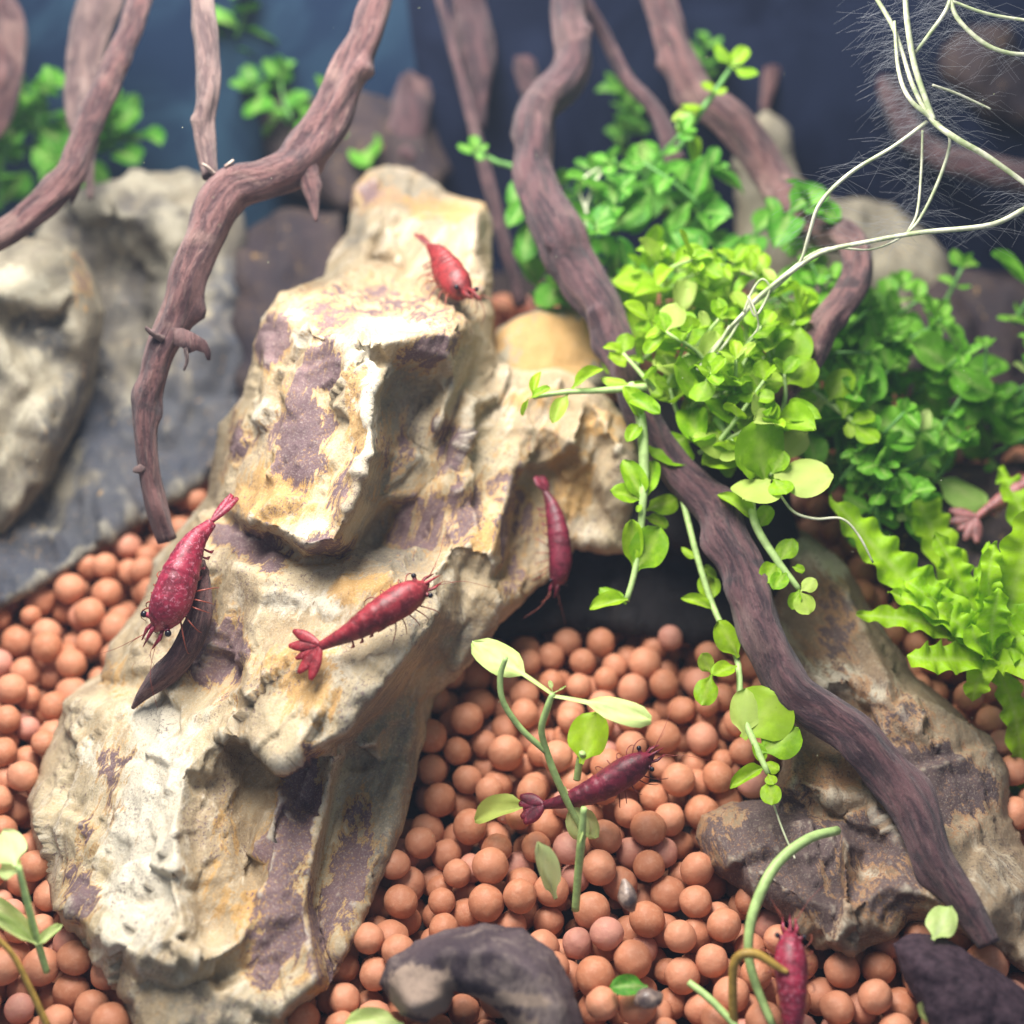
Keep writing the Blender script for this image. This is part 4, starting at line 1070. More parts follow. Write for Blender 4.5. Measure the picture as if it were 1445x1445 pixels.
ruff = empty('ruffled_plant', P(1400, 960, 23.2), 'yellow green rosette plant with ruffled strap leaves at the right edge', 'plant')
for k, (c, w) in enumerate([
    ([(1395, 925, 22.9), (1330, 860, 22.7), (1260, 800, 22.9), (1170, 700, 23.4)], 84), ([(1400, 920, 22.9), (1425, 850, 22.5), (1450, 770, 22.4), (1490, 690, 22.6)], 92),
    ([(1395, 920, 23.0), (1372, 860, 22.9), (1345, 800, 22.9), (1318, 752, 23.0)], 56), ([(1398, 930, 22.6), (1350, 930, 22.2), (1310, 930, 22.1), (1280, 925, 22.2)], 60),
    ([(1404, 930, 22.6), (1440, 900, 22.2), (1500, 860, 22.2)], 70), ([(1405, 935, 22.8), (1430, 1000, 22.7), (1440, 1060, 22.9), (1446, 1120, 23.1)], 54), ([(1395, 915, 22.7), (1360, 890, 22.4), (1340, 850, 22.4), (1300, 830, 22.6)], 50),
    ([(1400, 920, 22.5), (1400, 880, 22.1), (1410, 830, 22.0)], 56), ([(1398, 930, 22.5), (1380, 960, 22.3), (1372, 990, 22.4)], 46), ([(1395, 915, 23.3), (1330, 780, 24), (1290, 700, 24.6), (1250, 665, 25)], 64),
    ([(1400, 925, 22.4), (1378, 905, 22.1), (1370, 880, 22.1)], 44), ([(1410, 920, 23.2), (1460, 820, 23.6), (1440, 720, 24), (1410, 660, 24.6)], 60),
        ([(1410, 935, 22.4), (1450, 940, 22.1), (1490, 960, 22.1)], 60)]):
    strap_leaf(ruff, c, w * 0.78, k, ruff=0.085 * min(1.2, w / 60))
rr = random.Random(77)
for k in range(16):
    a = rr.uniform(-2.9, -0.15)
    L = rr.uniform(70, 190)
    bx, by, bd = 1395 + rr.uniform(-20, 20), 915 + rr.uniform(-15, 15), 22.9 + rr.uniform(-0.3, 0.3)
    ex, ey = bx + math.cos(a) * L, by + math.sin(a) * L * 0.85
    strap_leaf(ruff, [(bx, by, bd), ((bx + ex) / 2 + rr.uniform(-12, 12), (by + ey) / 2 - 12, bd - 0.35), (ex, ey, bd - rr.uniform(-0.5, 0.3))], rr.uniform(28, 46), 40 + k, ruff=0.075)
strag = empty('ruffled_plant', P(1440, 1240, 23.4), 'low green leaves peeking over the slab at the far right edge', 'plant')
for k, c in enumerate([[(1460, 1200, 23.2), (1440, 1120, 23.2), (1425, 1060, 23.4)], [(1462, 1210, 23.2), (1450, 1160, 23.0), (1420, 1120, 23.2)], [(1470, 1200, 23), (1480, 1120, 22.8), (1470, 1060, 22.9)]]):
    strap_leaf(strag, c, 44, k + 20, ruff=0.12, mat=M['leaf_back'])

# ------------------------------------------------------------------ roots
def strands(name, label, group, lines, seed, hair=0, mat='root'):
    root = empty(name, P(*lines[0][0][:3]), label, 'roots', group)
    rng = random.Random(seed)
    hv, hf = [], []
    for c in lines:
        tube('root', c, M[mat], parent=root, seg=7, n=44, rough=0.16, thin=0.72, seed=rng.random() * 9)
        if hair:
            S = catmull([(*P(*q[:3]),) for q in c], 60)
            for _ in range(int(hair * len(c))):
                p = Vector(S[rng.randrange(60)])
                if (p - CAM).dot(UPV) / (p - CAM).dot(FWD) < 0.19:
                    continue
                d = Vector((rng.choice((-1, -1, 1)) * rng.uniform(0.5, 1), rng.uniform(-0.6, 0.6), rng.uniform(-0.55, 0.25))).normalized()
                L = rng.uniform(0.2, 0.95)
                q = [p, p + d * L * 0.5 + Vector((rng.uniform(-.1, .1), 0, rng.uniform(-.05, .1))), p + d * L + Vector((0.05, 0, -0.1))]
                r = 0.0011
                for a, b in zip(q[:-1], q[1:]):
                    x = (b - a).orthogonal().normalized() * r
                    y = (b - a).cross(x).normalized() * r
                    s = len(hv)
                    for e in (a, b):
                        hv += [e + x, e - x * 0.5 + y * 0.87, e - x * 0.5 - y * 0.87]
                    hf += [(s, s + 1, s + 4, s + 3), (s + 1, s + 2, s + 5, s + 4), (s + 2, s, s + 3, s + 5)]
    if hv:
        h = mk('root_hairs', hv, hf, M['hair'], root)
        h['kind'] = 'stuff'
    return root


strands('hanging_roots', 'tangle of thin white hairy roots hanging in the top right corner', None, [
    [(1222, -25, 22.0, 7), (1256, 30, 21.9, 9), (1272, 70, 21.8, 8), (1288, 120, 21.7, 9), (1314, 168, 21.6, 10), (1350, 196, 21.5, 12), (1395, 222, 21.5, 11), (1470, 276, 21.5, 9)],
    [(1276, -25, 21.6, 10), (1280, 30, 21.6, 12), (1290, 90, 21.6, 12), (1306, 140, 21.6, 12), (1318, 170, 21.6, 10)],
    [(1308, 172, 21.7, 8), (1262, 206, 21.6, 7), (1200, 244, 21.7, 8), (1158, 286, 21.8, 8), (1142, 330, 22.0, 7), (1130, 368, 22.2, 6), (1108, 394, 22.4, 6), (1060, 432, 22.6, 7), (1030, 462, 22.7, 6)],
    [(1346, -25, 21.5, 7), (1336, 12, 21.5, 8), (1310, 50, 21.6, 8), (1290, 76, 21.7, 6)],
    [(1470, 280, 21.4, 9), (1440, 298, 21.4, 10), (1394, 318, 21.5, 10), (1300, 328, 21.7, 10), (1220, 342, 21.9, 9), (1160, 356, 22.1, 10), (1110, 388, 22.3, 10), (1068, 422, 22.5, 10), (1042, 452, 22.7, 9), (1000, 500, 22.9, 6)],
    [(1322, 172, 21.8, 7), (1340, 196, 21.9, 6), (1330, 240, 22.0, 7), (1304, 298, 22.0, 6), (1278, 330, 21.9, 5), (1230, 352, 22.0, 4), (1160, 352, 22.2, 5), (1100, 392, 22.4, 5)],
    [(1302, 184, 22.0, 5), (1300, 240, 22.1, 5), (1294, 300, 22.0, 5), (1280, 328, 21.9, 4)],
    [(1262, 30, 21.8, 6), (1268, 100, 21.7, 8), (1284, 140, 21.6, 9), (1316, 168, 21.6, 9)],
    [(1340, -10, 21.5, 8), (1350, 24, 21.5, 9), (1384, 58, 21.5, 9), (1420, 74, 21.5, 8), (1470, 78, 21.5, 8)], [(1344, 2, 21.5, 6), (1396, 20, 21.5, 6), (1470, 32, 21.5, 6)],
    [(1316, 120, 21.7, 5), (1350, 132, 21.8, 5), (1398, 154, 21.9, 4)],
    [(1050, 440, 22.6, 5), (1062, 410, 22.5, 5), (1076, 394, 22.4, 5), (1086, 410, 22.4, 5), (1066, 446, 22.5, 5), (1056, 418, 22.4, 4), (1066, 440, 22.4, 4), (1070, 462, 22.5, 4), (1056, 480, 22.6, 3)],
    [(1030, 460, 22.7, 6), (1010, 492, 22.7, 7), (984, 522, 22.8, 7)], [(1042, 456, 22.7, 5), (1026, 482, 22.7, 6), (994, 520, 22.8, 5)],
], 3, hair=22)
strands('thin_root', 'thin white root strands behind the pale curved branch', None, [[(856, 232, 26.2, 6), (826, 250, 26.1, 6), (818, 270, 26.1, 6), (828, 300, 26.0, 7), (826, 325, 26.0, 5)],
                                                                                      [(850, 240, 26.2, 5), (836, 266, 26.1, 6), (826, 296, 26.0, 6)]], 4)
strands('thin_root', 'single pale root curving from the bright clump to the right slab', None, [[(1098, 694, 22.3, 5), (1120, 722, 22.2, 6), (1150, 732, 22.2, 6), (1188, 732, 22.1, 5), (1212, 756, 22.1, 5), (1232, 794, 22.1, 4)]], 5)
strands('thin_root', 'pale root thread hanging from the tip of the long stem', None, [[(1090, 1130, 21.1, 4), (1104, 1170, 20.9, 4), (1122, 1212, 20.7, 4)]], 6)

# ------------------------------------------------------------------ seedlings on the floor
def gp(px, py, up=0.0):
    return ground_d(py) - 0.3


trail('tall seedling with two long pale leaves in the middle of the clay balls',
      [(826, 1180, 21.55, 8), (800, 1130, 21.35, 10), (782, 1090, 21.2, 11), (772, 1062, 21.1, 10), (764, 1030, 20.95, 10), (772, 1000, 20.8, 10), (780, 978, 20.7, 8)],
      [(780, 980, 668, 900, 20.7, 0.85, 0.45, 3), (780, 982, 922, 1004, 20.7, 0.85, -0.3, 1), (796, 1110, 826, 1190, 21.4, 1.1, 0.0, 1), (800, 1118, 846, 1184, 21.45, 0.9, 0.1, 0),
       (780, 978, 776, 960, 20.7, 0.9, 0, 0), (780, 978, 800, 970, 20.7, 0.9, 0, 4)], LV_S, M['stem'], 'seedling', seed=21, extra=[[(772, 1062, 21.1, 9), (735, 1028, 20.95, 9), (710, 990, 20.8, 9), (706, 955, 20.7, 9), (714, 928, 20.6, 7)]])
trail('short upright seedling leaf just behind the tall one', [(814, 1100, 22.0, 11), (818, 1075, 21.9, 11), (822, 1062, 21.8, 10)], [(820, 1078, 836, 1006, 21.75, 0.85, 0.45, 3)], LV_B, M['stem'], 'seedling', seed=22)
trail('curled bright green leaf lying on the clay balls at the shrimp tail', [(744, 1138, 21.9, 6), (735, 1134, 21.8, 6)], [(748, 1136, 662, 1146, 21.75, 0.62, 0.05, 4)], LV_B, M['stem'], 'fallen_leaf', seed=23, cat='leaf')
trail('cut green stem stub standing upright among the clay balls', [(812, 1284, 20.9, 12), (816, 1230, 20.7, 12), (820, 1190, 20.5, 13), (824, 1140, 20.3, 9)], [(822, 1170, 816, 1190, 20.4, 0.4, -0.1, 4)], LV_P, M['stem'], 'plant_stub', seed=24)
trail('wilted olive leaf on a thin stalk left of the stem stub', [(784, 1268, 20.95, 6), (772, 1240, 20.8, 6), (764, 1220, 20.7, 6)], [(784, 1268, 752, 1176, 20.85, 0.5, -0.35, 5)], [leaf_mesh('round_leaf', w, 0.2, 0.1, 0.1, 7, M['peel']) for w in (0.7,) * 6] if False else LV_P, M['stem_yellow'], 'seedling', seed=25)
trail('seedling with a white spoon leaf at the left edge below the big rock', [(66, 1372, 20.0, 9), (54, 1332, 19.85, 10), (40, 1280, 19.6, 10), (26, 1222, 19.4, 8)],
      [(22, 1222, 8, 1176, 19.4, 0.85, 0.45, 3), (26, 1232, 6, 1220, 19.4, 1.0, 0.25, 3), (52, 1330, -20, 1260, 19.8, 0.42, -0.1, 4), (52, 1332, -20, 1290, 19.7, 0.4, -0.2, 5), (52, 1334, 86, 1304, 19.8, 0.45, 0.0, 0)], LV_P, M['stem'], 'seedling', seed=26)
trail('brown dead stalk leaning in the bottom left corner', [(68, 1450, 19.6, 10), (40, 1390, 19.5, 9), (16, 1345, 19.4, 8), (-20, 1310, 19.3, 7)], [], LV_P, M['stem_yellow'], 'dead_stalk', seed=27)
trail('long pale green stalk arching from the slab to the bottom shrimp', [(1182, 1172, 20.75, 13), (1140, 1184, 20.4, 15), (1094, 1222, 20.1, 15), (1064, 1284, 19.9, 15), (1056, 1340, 19.8, 13), (1066, 1388, 19.75, 13), (1092, 1450, 19.6, 11)], [], LV_P, M['stem'], 'arching_stalk', seed=28)
trail('bent yellow stalk in front of the bottom shrimp', [(1036, 1460, 19.7, 13), (1034, 1385, 19.55, 13), (1040, 1352, 19.45, 13), (1066, 1346, 19.4, 13), (1100, 1366, 19.35, 10), (1112, 1372, 19.3, 6)], [], LV_P, M['stem_yellow'], 'arching_stalk', seed=29)
trail('short green stalk poking out at the bottom beside the yellow stalk', [(972, 1386, 20.0, 10), (1004, 1412, 19.8, 11), (1040, 1450, 19.6, 10)], [], LV_P, M['stem'], 'arching_stalk', seed=30)
trail('small oval green leaf on the balls right of the curled husk', [(912, 1392, 19.95, 4), (906, 1391, 19.95, 4)], [(914, 1392, 860, 1390, 19.9, 0.72, 0.0, 0)], LV_D, M['stem'], 'fallen_leaf', seed=31, cat='leaf')
trail('pale yellow leaf cut by the bottom edge left of the husk', [(566, 1446, 19.4, 4), (560, 1445, 19.4, 4)], [(570, 1446, 486, 1442, 19.4, 0.6, 0.0, 0)], LV_P, M['stem'], 'fallen_leaf', seed=32, cat='leaf')
trail('white spoon shaped leaf above the dark leaf litter', [(1318, 1340, 20.2, 5), (1316, 1320, 20.1, 6)], [(1316, 1326, 1340, 1284, 19.6, 0.8, 0.4, 3)], LV_P, M['stem'], 'fallen_leaf', seed=33, cat='leaf')
trail('pale green bud under the dark leaf litter', [(1330, 1440, 19.4, 6), (1318, 1430, 19.4, 6)], [(1326, 1440, 1292, 1416, 19.35, 0.7, -0.1, 3)], LV_P, M['stem'], 'fallen_leaf', seed=34, cat='leaf')

# ------------------------------------------------------------------ husk and leaf litter
husk_paint = [('ochre', 594, 1402, 36, 26, -20, 1.5), ('ochre', 690, 1412, 70, 10, 0, 0.9), ('white', 740, 1400, 30, 60, -30, 0.55), ('white', 780, 1440, 30, 40, 0, 0.6), ('ochre', 720, 1440, 40, 16, 20, 0.8)]
husk = relief('seed_husk', [(534, 1388, 19.5), (548, 1356, 19.55), (584, 1332, 19.6), (626, 1314, 19.65), (680, 1303, 19.7), (738, 1310, 19.65), (782, 1342, 19.5), (808, 1390, 19.3), (822, 1440, 19.1), (826, 1490, 18.9),
                            (742, 1490, 18.95), (718, 1446, 19.15), (694, 1418, 19.25), (660, 1402, 19.3), (640, 1396, 19.3), (632, 1424, 19.2), (600, 1446, 19.1), (566, 1434, 19.2)],
              [[(556, 1372, 19.2), (600, 1352, 19.1), (640, 1340, 19.0), (700, 1340, 18.9), (752, 1368, 18.75), (782, 1420, 18.6), (790, 1480, 18.5)], [(566, 1400, 18.95), (604, 1384, 18.95), (626, 1392, 19.05)], [(580, 1424, 18.7), (614, 1414, 18.75)],
               [(640, 1386, 19.05), (690, 1396, 18.95), (730, 1430, 18.8)]],
              M['husk'], step=4.5, thick=0.7, back=(0, 0.8, -0.6), seed=61, paint=husk_paint, chip=0.02, rough=0.03, rim=0.22, rim_px=16, smooth=4, flute=0.03)
tag(husk, 'curled dark purple husk lying at the bottom centre of the clay balls', 'husk')
lit = relief('leaf_litter', [(1260, 1332, 19.6), (1292, 1322, 19.6), (1340, 1328, 19.6), (1402, 1366, 19.4), (1470, 1412, 19.2), (1490, 1490, 18.9), (1340, 1490, 18.9), (1302, 1432, 19.1), (1276, 1384, 19.35)],
             [[(1300, 1350, 19.25), (1360, 1385, 19.0), (1420, 1440, 18.8)]], M['velvet'], step=5, thick=0.35, seed=53, chip=0.03, rough=0.05, rim=0.2)
tag(lit, 'dark velvety brown leaf piece in the bottom right corner', 'leaf litter')
snail = tube('tiny_shell', [(880, 1240, 20.5, 5), (884, 1256, 20.45, 22), (886, 1270, 20.4, 26), (892, 1285, 20.45, 8)], M['shell'], seg=12, n=16, rough=0.3, seed=2)
tag(snail, 'tiny dark tipped shell between clay balls right of the stub', 'shell')
shl = tube('tiny_shell', [(896, 1416, 19.75, 8), (908, 1410, 19.7, 28), (924, 1408, 19.7, 26), (934, 1402, 19.75, 6)], M['shell'], seg=12, n=16, rough=0.3, seed=5)
tag(shl, 'tiny pale shell under the small oval leaf', 'shell')

# ------------------------------------------------------------------ shrimps
SM = {'leg': simple_mat('amber_leg', (0.30, 0.075, 0.05), 0.4, 0.4, 5, 0.1, sss=0.3), 'red': shrimp_mat('red_shrimp_shell', (0.26, 0.020, 0.030), (0.42, 0.11, 0.12), 0.5), 'pink': shrimp_mat('pink_shrimp_shell', (0.29, 0.018, 0.048), (0.55, 0.22, 0.28), 0.65),
      'scarlet': shrimp_mat('scarlet_shrimp_shell', (0.24, 0.020, 0.022), (0.38, 0.10, 0.09), 0.35), 'wine': shrimp_mat('wine_shrimp_shell', (0.17, 0.012, 0.032), (0.32, 0.08, 0.11), 0.45),
      'dull': shrimp_mat('dull_red_shrimp_shell', (0.36, 0.13, 0.13), (0.45, 0.25, 0.25), 0.4)}


def ball_mesh(name, p, r, mat, parent, seg=12):
    V, F = [], []
    for i in range(seg // 2 + 1):
        th = math.pi * i / (seg // 2)
        for k in range(seg):
            a = 2 * math.pi * k / seg
            V.append(Vector(p) + Vector((math.sin(th) * math.cos(a), math.sin(th) * math.sin(a), math.cos(th))) * r)
    for i in range(seg // 2):
        for k in range(seg):
            F.append((i * seg + k, i * seg + (k + 1) % seg, (i + 1) * seg + (k + 1) % seg, (i + 1) * seg + k))
    return mk(name, V, F, mat, parent)


def shrimp(label, ctrl, width_px, up, mat, seed, fan=1.0, fan_spread=0.5, legs=True, ant=1.0, height=1.05, fan_len=0.5, fanw=1.0):
    """ctrl: (px,py,d) from the base of the tail fan to the tip of the head"""
    rng = random.Random(seed)
    C = catmull([tuple(P(*c)) for c in ctrl], 64)
    dm = ctrl[len(ctrl) // 2][2]
    W = pw(width_px, dm) / 2
    Tn = np.gradient(C, axis=0); Tn /= np.linalg.norm(Tn, axis=1)[:, None]
    up = np.array(Vector(up).normalized())
    X = np.cross(Tn, up); X /= np.linalg.norm(X, axis=1)[:, None]
    Z = np.cross(X, Tn)
    tk = [0, .06, .14, .25, .38, .50, .58, .64, .74, .84, .91, .955, 1.0]
    wk = [.28, .34, .42, .56, .74, .88, .93, .98, 1.0, .86, .62, .34, .05]
    hk = [.22, .32, .46, .64, .84, .98, 1.0, .98, 1.0, .84, .58, .30, .04]
    seg = 20
    V, F = [], []
    for i in range(64):
        t = i / 63
        w = float(np.interp(t, tk, wk)) * W
        h = float(np.interp(t, tk, hk)) * W * height
        if 0.08 < t < 0.6:      # overlapping plates of the abdomen
            ph = ((t - 0.08) / 0.52 * 6) % 1.0
            w *= 1 + 0.055 * (ph ** 2 - 0.3); h *= 1 + 0.055 * (ph ** 2 - 0.3)
        for k in range(seg):
            a = 2 * math.pi * k / seg
            ca, sa = math.cos(a), math.sin(a)
            # narrower back, fuller flanks, flatter belly
            zz = sa * h * (1.0 if sa > 0 else 0.72)
            xx = ca * w * (1.0 - 0.10 * max(0, sa))
            if sa < 0 and t < 0.6:
                zz *= 1.12
            V.append(C[i] + X[i] * xx + Z[i] * zz)
    for i in range(63):
        for k in range(seg):
            F.append((i * seg + k, i * seg + (k + 1) % seg, (i + 1) * seg + (k + 1) % seg, (i + 1) * seg + k))
    F.append(tuple(range(seg))[::-1])
    F.append(tuple(range(63 * seg, 64 * seg)))
    root = empty('cherry_shrimp', C[40] - up * W, label, 'shrimp')
    mk('body', V, F, mat, root)
    at = lambda t: (Vector(C[int(t * 63)]), Vector(Tn[int(t * 63)]), Vector(X[int(t * 63)]), Vector(Z[int(t * 63)]))
    # tail fan
    p, tn, x, z = at(0.0)
    Lf = W * 2.3 * fan_len / 0.5 * fan
    for s in (-2, -1, 0, 1, 2):
        a = s * fan_spread * 0.55
        d = (-tn * math.cos(a) + x * math.sin(a)).normalized()
        sd = d.cross(z).normalized()
        pv, pf = [], []
        L = Lf * (1.0 if s else 0.85)
        n = 9
        for i in range(n):
            t = i / (n - 1)
            w = W * fanw * (0.10 + 0.34 * math.sin(math.pi * min(0.97, t ** 1.2)) ** 0.8) * (0.8 if s == 0 else 1)
            for u in (-1, -0.4, 0.4, 1):
                for q in (1,):
                    pv.append(p + tn * W * 0.1 + d * L * t + sd * w * u + z * (0.05 * W * abs(s) + 0.10 * W * (1 - u * u) - 0.10 * W * t))
        for i in range(n - 1):
            for k in range(3):
                b = i * 4 + k
                pf.append((b, b + 1, b + 5, b + 4))
        m = len(pv)
        pv += [v - z * 0.05 * W for v in pv]
        pf += [tuple(reversed([m + j for j in f])) for f in pf]
        rim = [i * 4 for i in range(n)] + [(n - 1) * 4 + 1, (n - 1) * 4 + 2] + [i * 4 + 3 for i in reversed(range(n))] + [2, 1]
        for i in range(len(rim)):
            a_, b_ = rim[i], rim[(i + 1) % len(rim)]
            pf.append((a_, b_, m + b_, m + a_))
        mk('tail_paddle', pv, pf, mat, root)
    # eyes on stalks
    for s in (-1, 1):
        p, tn, x, z = at(0.905)
        e = p + x * s * W * 0.80 + z * W * 0.28 + tn * W * 0.12
        V2, F2, G2 = tube_data([p + x * s * W * 0.3 + z * W * 0.15, (p + e) / 2 + x * s * W * 0.2, e], [W * 0.16, W * 0.14, W * 0.12], 8)
        st = mk('eye_stalk', V2, F2, mat, root)
        ball_mesh('eye', e, W * 0.165, M['eye'], st)
    # rostrum and antennal scales
    p, tn, x, z = at(0.93)
    V2, F2, G2 = tube_data([p + z * W * 0.3, p + tn * W * 0.7 + z * W * 0.28, p + tn * W * 1.35 + z * W * 0.22], [W * 0.13, W * 0.09, 0.004], 7)
    mk('rostrum', V2, F2, mat, root)
    for s in (-1, 1):
        V2, F2, G2 = tube_data([p + x * s * W * 0.25 - z * W * 0.05, p + tn * W * 0.6 + x * s * W * 0.42, p + tn * W * 1.2 + x * s * W * 0.36], [W * 0.18, W * 0.20, W * 0.05], 8, flat=0.5)
        mk('antennal_scale', V2, F2, mat, root)
    for s in (-1, 1):
        for j, (ln, sp, r) in enumerate(((3.6, 1.6, 0.005), (1.6, 0.5, 0.006))):
            q = [p + tn * W * 0.7 + x * s * W * 0.3, p + tn * W * (0.7 + ln * 0.4) + x * s * W * (0.3 + sp * 0.5) + z * W * 0.3,
                 p + tn * W * (0.7 + ln * 0.75 * ant) + x * s * W * (0.3 + sp * 1.2) - z * W * 0.1 * j]
            S = catmull([tuple(v) for v in q], 14)
            V2, F2, G2 = tube_data(S, np.linspace(r, r * 0.4, 14), 5)
            mk('antenna', V2, F2, SM['leg'], root)
    if legs:
        for s in (-1, 1):
            for j in range(5):
                p, tn, x, z = at(0.62 + 0.055 * j)
                sw = (j - 1.6) * 0.45 + rng.uniform(-0.2, 0.2)
                q = [p + x * s * W * 0.6 - z * W * 0.45, p + x * s * W * 1.25 - z * W * 0.35 + tn * W * sw * 0.5, p + x * s * W * 1.5 - z * W * 0.85 + tn * W * sw, p + x * s * W * 1.45 - z * W * 1.45 + tn * W * (sw * 1.2)]
                S = catmull([tuple(v) for v in q], 14)
                V2, F2, G2 = tube_data(S, np.linspace(W * 0.05, 0.004, 14), 6)
                mk('leg', V2, F2, SM['leg'], root)
            for j in range(4):
                p, tn, x, z = at(0.24 + 0.09 * j)
                q = [p + x * s * W * 0.35 - z * W * 0.5, p + x * s * W * 0.5 - z * W * 0.95 - tn * W * 0.15, p + x * s * W * 0.45 - z * W * 1.2 - tn * W * 0.4]
                V2, F2, G2 = tube_data(q, [W * 0.10, W * 0.13, 0.01], 6, flat=0.5)
                mk('swimmeret', V2, F2, mat, root)
    return root


shrimp('crimson shrimp walking across the middle of the big rock, tail fan spread', [(452, 912, 20.45), (492, 893, 20.4), (530, 870, 20.4), (570, 845, 20.5), (606, 823, 20.7)], 49, TOCAM * 0.9 + Vector((-0.15, 0, 0.5)), SM['red'], 1, fan_spread=0.8, fan=0.9, fanw=0.8)
shrimp('plump pink speckled shrimp head down below the forked branch', [(298, 738, 21.7), (274, 766, 21.5), (256, 808, 21.3), (240, 852, 21.2), (218, 892, 21.25)], 60, TOCAM * 0.9 + Vector((-0.2, 0, 0.4)), SM['pink'], 2, fan_spread=0.10, fan_len=0.42, fanw=0.42)
shrimp('small scarlet shrimp standing on the flat top of the big rock', [(606, 348, 24.3), (619, 362, 24.1), (630, 384, 23.9), (644, 404, 23.6), (662, 416, 23.35)], 45, Vector((0.55, -0.25, 0.8)), SM['scarlet'], 3, fan_spread=0.15, fan_len=0.36, height=1.2, fanw=0.5)
shrimp('dark wine red shrimp clinging head down at the mouth of the cave', [(770, 694, 23.85), (779, 716, 23.75), (787, 752, 23.65), (790, 795, 23.6), (782, 832, 23.6)], 35, TOCAM * 0.6 + Vector((0.7, 0, 0.4)), SM['wine'], 4, fan_spread=0.3, fan=0.7)
shrimp('wine red shrimp lying on the clay balls beside the tall seedling', [(768, 1136, 21.6), (805, 1128, 21.5), (845, 1112, 21.45), (885, 1088, 21.4), (924, 1064, 21.4)], 44, TOCAM * 0.8 + Vector((-0.2, 0, 0.5)), SM['wine'], 5, fan_spread=0.45, fan=0.8)
shrimp('red shrimp with a pale back cut off by the bottom edge', [(1122, 1500, 19.4), (1120, 1450, 19.4), (1118, 1400, 19.45), (1116, 1355, 19.6), (1114, 1308, 19.85)], 48, TOCAM * 0.9 + Vector((0, 0, 0.4)), SM['pink'], 6)
shrimp('dull out of focus shrimp at the right edge behind the ruffled plant', [(1378, 730, 24.4), (1404, 712, 24.4), (1434, 694, 24.4), (1470, 676, 24.4), (1510, 660, 24.4)], 34, TOCAM * 0.8 + Vector((0, 0, 0.5)), SM['dull'], 7, fan_spread=0.8)

# ------------------------------------------------------------------ clay balls
ang = math.atan(SLOPE)
cs, sn = math.cos(ang), math.sin(ang)
rng = np.random.default_rng(12)
cell = 0.63
grid = {}
balls = []
S0, S1 = -1.2 / cs, 15.5 / cs


def rest(x, s, r):
    n = r - 1.3
    ci, cj = int(math.floor(x / cell)), int(math.floor(s / cell))
    for a in (-1, 0, 1):
        for b in (-1, 0, 1):
            for (bx, bs, bn, br) in grid.get((ci + a, cj + b), ()):
                dd = (x - bx) ** 2 + (s - bs) ** 2
                R = r + br
                if dd < R * R:
                    v = bn + math.sqrt(R * R - dd)
                    if v > n:
                        n = v
    return n


NB = 4080
for _ in range(NB):
    r = float(np.clip(rng.normal(0.242, 0.022), 0.18, 0.31))
    best = None
    for c in range(9):
        s = float(rng.uniform(S0, S1)); x = float(rng.uniform(-1, 1)) * (8.7 + 0.14 * s)
        n = rest(x, s, r)
        if best is None or n < best[2]:
            best = (x, s, n, r)
    # let it roll into the nearest hollow
    for c in range(10):
        x = best[0] + float(rng.normal(0, 0.08)); s = best[1] + float(rng.normal(0, 0.08))
        n = rest(x, s, r)
        if n < best[2]:
            best = (x, s, n, r)
    balls.append(best)
    grid.setdefault((int(math.floor(best[0] / cell)), int(math.floor(best[1] / cell))), []).append(best)
# settle the bed so that its top lies on the floor line of the place
tops = {}
for b in balls:
    k = (int(b[0] / 0.8), int(b[1] / 0.8))
    tops[k] = max(tops.get(k, -9), b[2] + b[3])
shift = -0.05 - float(np.median(list(tops.values())))
balls = [(b[0], b[1], b[2] + shift, b[3]) for b in balls]
BC = np.array([(b[0], G0.y + b[1] * cs - b[2] * sn, G0.z + b[1] * sn + b[2] * cs) for b in balls])
BR = np.array([b[3] for b in balls])


def inside_stone(p, r):
    for st in STONES:
        lp = Vector(p) - st.location
        ok, co, no, fi = st.closest_point_on_mesh(lp, distance=1.2)
        if ok:
            dd = (lp - co).dot(no)
            if dd < 0.02:
                return True
    return False


STONES = [o for o in scn.objects if o.type == 'MESH' and o.parent is None and o.name.split('.')[0] in ('dragon_stone', 'far_rock', 'seed_husk', 'leaf_litter')]
dgx = bpy.context.evaluated_depsgraph_get()
keepb = np.array([not inside_stone(p, r) for p, r in zip(BC, BR)])
BC, BR = BC[keepb], BR[keepb]


def ico(sub):
    import bmesh
    bm = bmesh.new()
    bmesh.ops.create_icosphere(bm, subdivisions=sub, radius=1.0)
    bm.verts.ensure_lookup_table()
    V = np.array([v.co[:] for v in bm.verts]); F = np.array([[v.index for v in f.verts] for f in bm.faces])
    bm.free()
    return V, F


# which balls does the camera see most of
cv = BC - np.array(CAM)
dep = cv @ np.array(FWD)
sx = cv[:, 0] / (dep * T); sy = (cv @ np.array(UPV)) / (dep * T)
infr = (np.abs(sx) < 1.12) & (np.abs(sy) < 1.15)
ids = np.where(infr)[0]
iv, ifc = ico(2)
nV, nF = len(iv), len(ifc)
tv = (iv[None] * BR[ids][:, None, None] + BC[ids][:, None]).reshape(-1, 3)
tf = (ifc[None] + (np.arange(len(ids)) * nV)[:, None, None]).reshape(-1, 3)
tmp = mk('clay_ball_probe', tv, tf.tolist(), M['clay'], origin=(0, 0, 0))
dg = bpy.context.evaluated_depsgraph_get()
hits = np.zeros(len(ids), int)
GRD = 170
for iy in range(GRD):
    for ix in range(GRD):
        u, v = (ix + 0.5) / GRD * 2 - 1, (iy + 0.5) / GRD * 2 - 1
        d = (FWD + Vector((1, 0, 0)) * u * T + UPV * v * T).normalized()
        ok, loc, nor, fi, ob, mt = scn.ray_cast(dg, CAM, d)
        if ok and ob.name == tmp.name:
            hits[fi // nF] += 1
bpy.data.objects.remove(tmp, do_unlink=True)
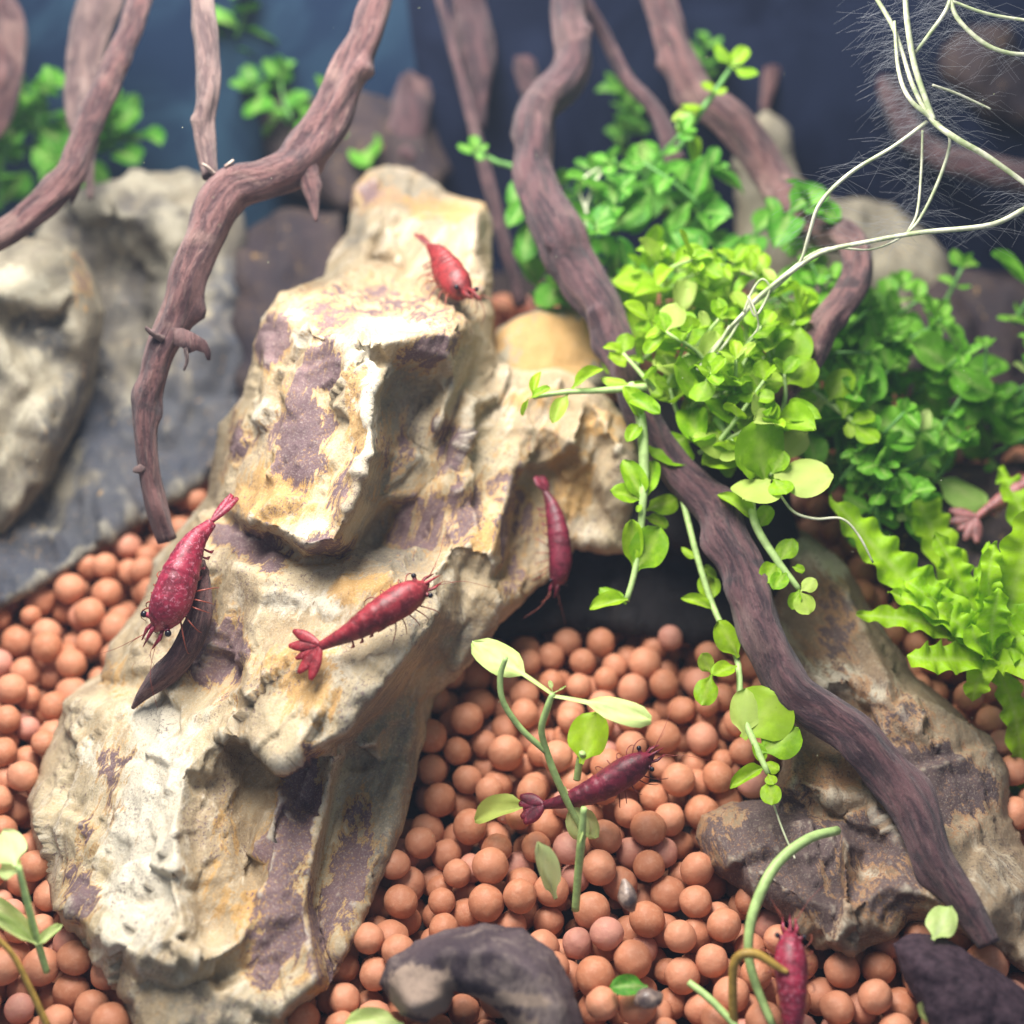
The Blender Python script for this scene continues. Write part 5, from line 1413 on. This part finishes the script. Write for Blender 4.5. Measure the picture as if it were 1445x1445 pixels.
order = np.argsort(-hits)
vis = [int(ids[k]) for k in order[:300] if hits[k] > 0]
visset = set(vis)
print('clay balls seen', int((hits > 0).sum()), 'of', len(ids))
ball_meshes = []
bv3, bf3 = ico(4)
for k in range(9):
    q = bv3 * (1 + rng.uniform(-0.075, 0.075, 3))[None]
    nn = np.array([noise.noise(Vector(v) * 1.6 + Vector((k * 7, 0, 0))) for v in bv3])
    q = q * (1 + 0.05 * nn)[:, None]
    me = bpy.data.meshes.new('clay_ball')
    me.from_pydata(q.tolist(), [], bf3.tolist())
    me.polygons.foreach_set('use_smooth', [True] * len(me.polygons))
    me.materials.append(M['clay'])
    ball_meshes.append(me)
for j, i in enumerate(vis):
    o = bpy.data.objects.new('clay_ball', ball_meshes[(j * 5) % 9])
    o.location = BC[i]
    s = BR[i] * 1.0
    o.scale = (s, s, s)
    o.rotation_euler = tuple(rng.uniform(0, 6.28, 3))
    scn.collection.objects.link(o)
    tag(o, 'round terracotta clay ball in the loose layer covering the tank floor', 'clay ball', 'terracotta clay balls')
rest_ids = np.array([i for i in range(len(BC)) if i not in visset])
iv, ifc = ico(2)
tv = (iv[None] * BR[rest_ids][:, None, None] + BC[rest_ids][:, None]).reshape(-1, 3)
tf = (ifc[None] + (np.arange(len(rest_ids)) * len(iv))[:, None, None]).reshape(-1, 3)
tone = np.repeat(rng.random(len(rest_ids)), len(iv))
bed = mk('clay_ball_bed', tv, tf.tolist(), M['clay'], origin=(0, 0, -6), attrs={'tone': tone})
tag(bed, 'deeper and half hidden terracotta clay balls of the tank floor', 'clay balls', None, 'stuff')

sv, sf = [], []
srng = random.Random(91)
for _ in range(90):      # specks drifting in the water
    p = P(srng.uniform(0, 1445), srng.uniform(0, 1200), srng.uniform(19.0, 23.5))
    if p.z < gz(p.y) + 0.6:
        continue
    r = srng.uniform(0.004, 0.010)
    k = len(sv)
    sv += [p + Vector(v) * r for v in ((1, 0, 0), (-1, 0, 0), (0, 1, 0), (0, -1, 0), (0, 0, 1), (0, 0, -1))]
    sf += [tuple(k + i for i in f) for f in ((0, 2, 4), (2, 1, 4), (1, 3, 4), (3, 0, 4), (2, 0, 5), (1, 2, 5), (3, 1, 5), (0, 3, 5))]
tag(mk('drifting_specks', sv, sf, M['root']), 'tiny pale specks drifting in the water', 'specks', None, 'stuff')

# ------------------------------------------------------------------ the water's haze
HAZE = 0.0010
if HAZE:
    t_ = NT('water_haze')
    pv = t_.n('ShaderNodeVolumePrincipled')
    pv.inputs['Color'].default_value = (0.55, 0.68, 0.92, 1)
    pv.inputs['Density'].default_value = HAZE
    pv.inputs['Anisotropy'].default_value = 0.2
    t_.link(pv.outputs[0], t_.out.inputs['Volume'])
    x0, x1, y0, y1, z0, z1 = -24, 24, -24, 13.5, -14, 12.6
    hb = mk('haze', [(x0, y0, z0), (x1, y0, z0), (x1, y1, z0), (x0, y1, z0), (x0, y0, z1), (x1, y0, z1), (x1, y1, z1), (x0, y1, z1)],
            [(0, 3, 2, 1), (4, 5, 6, 7), (0, 1, 5, 4), (1, 2, 6, 5), (2, 3, 7, 6), (3, 0, 4, 7)], t_.m, smooth=False)
    hb['kind'] = 'stuff'
    hb['label'] = 'slightly milky blue water filling the tank'
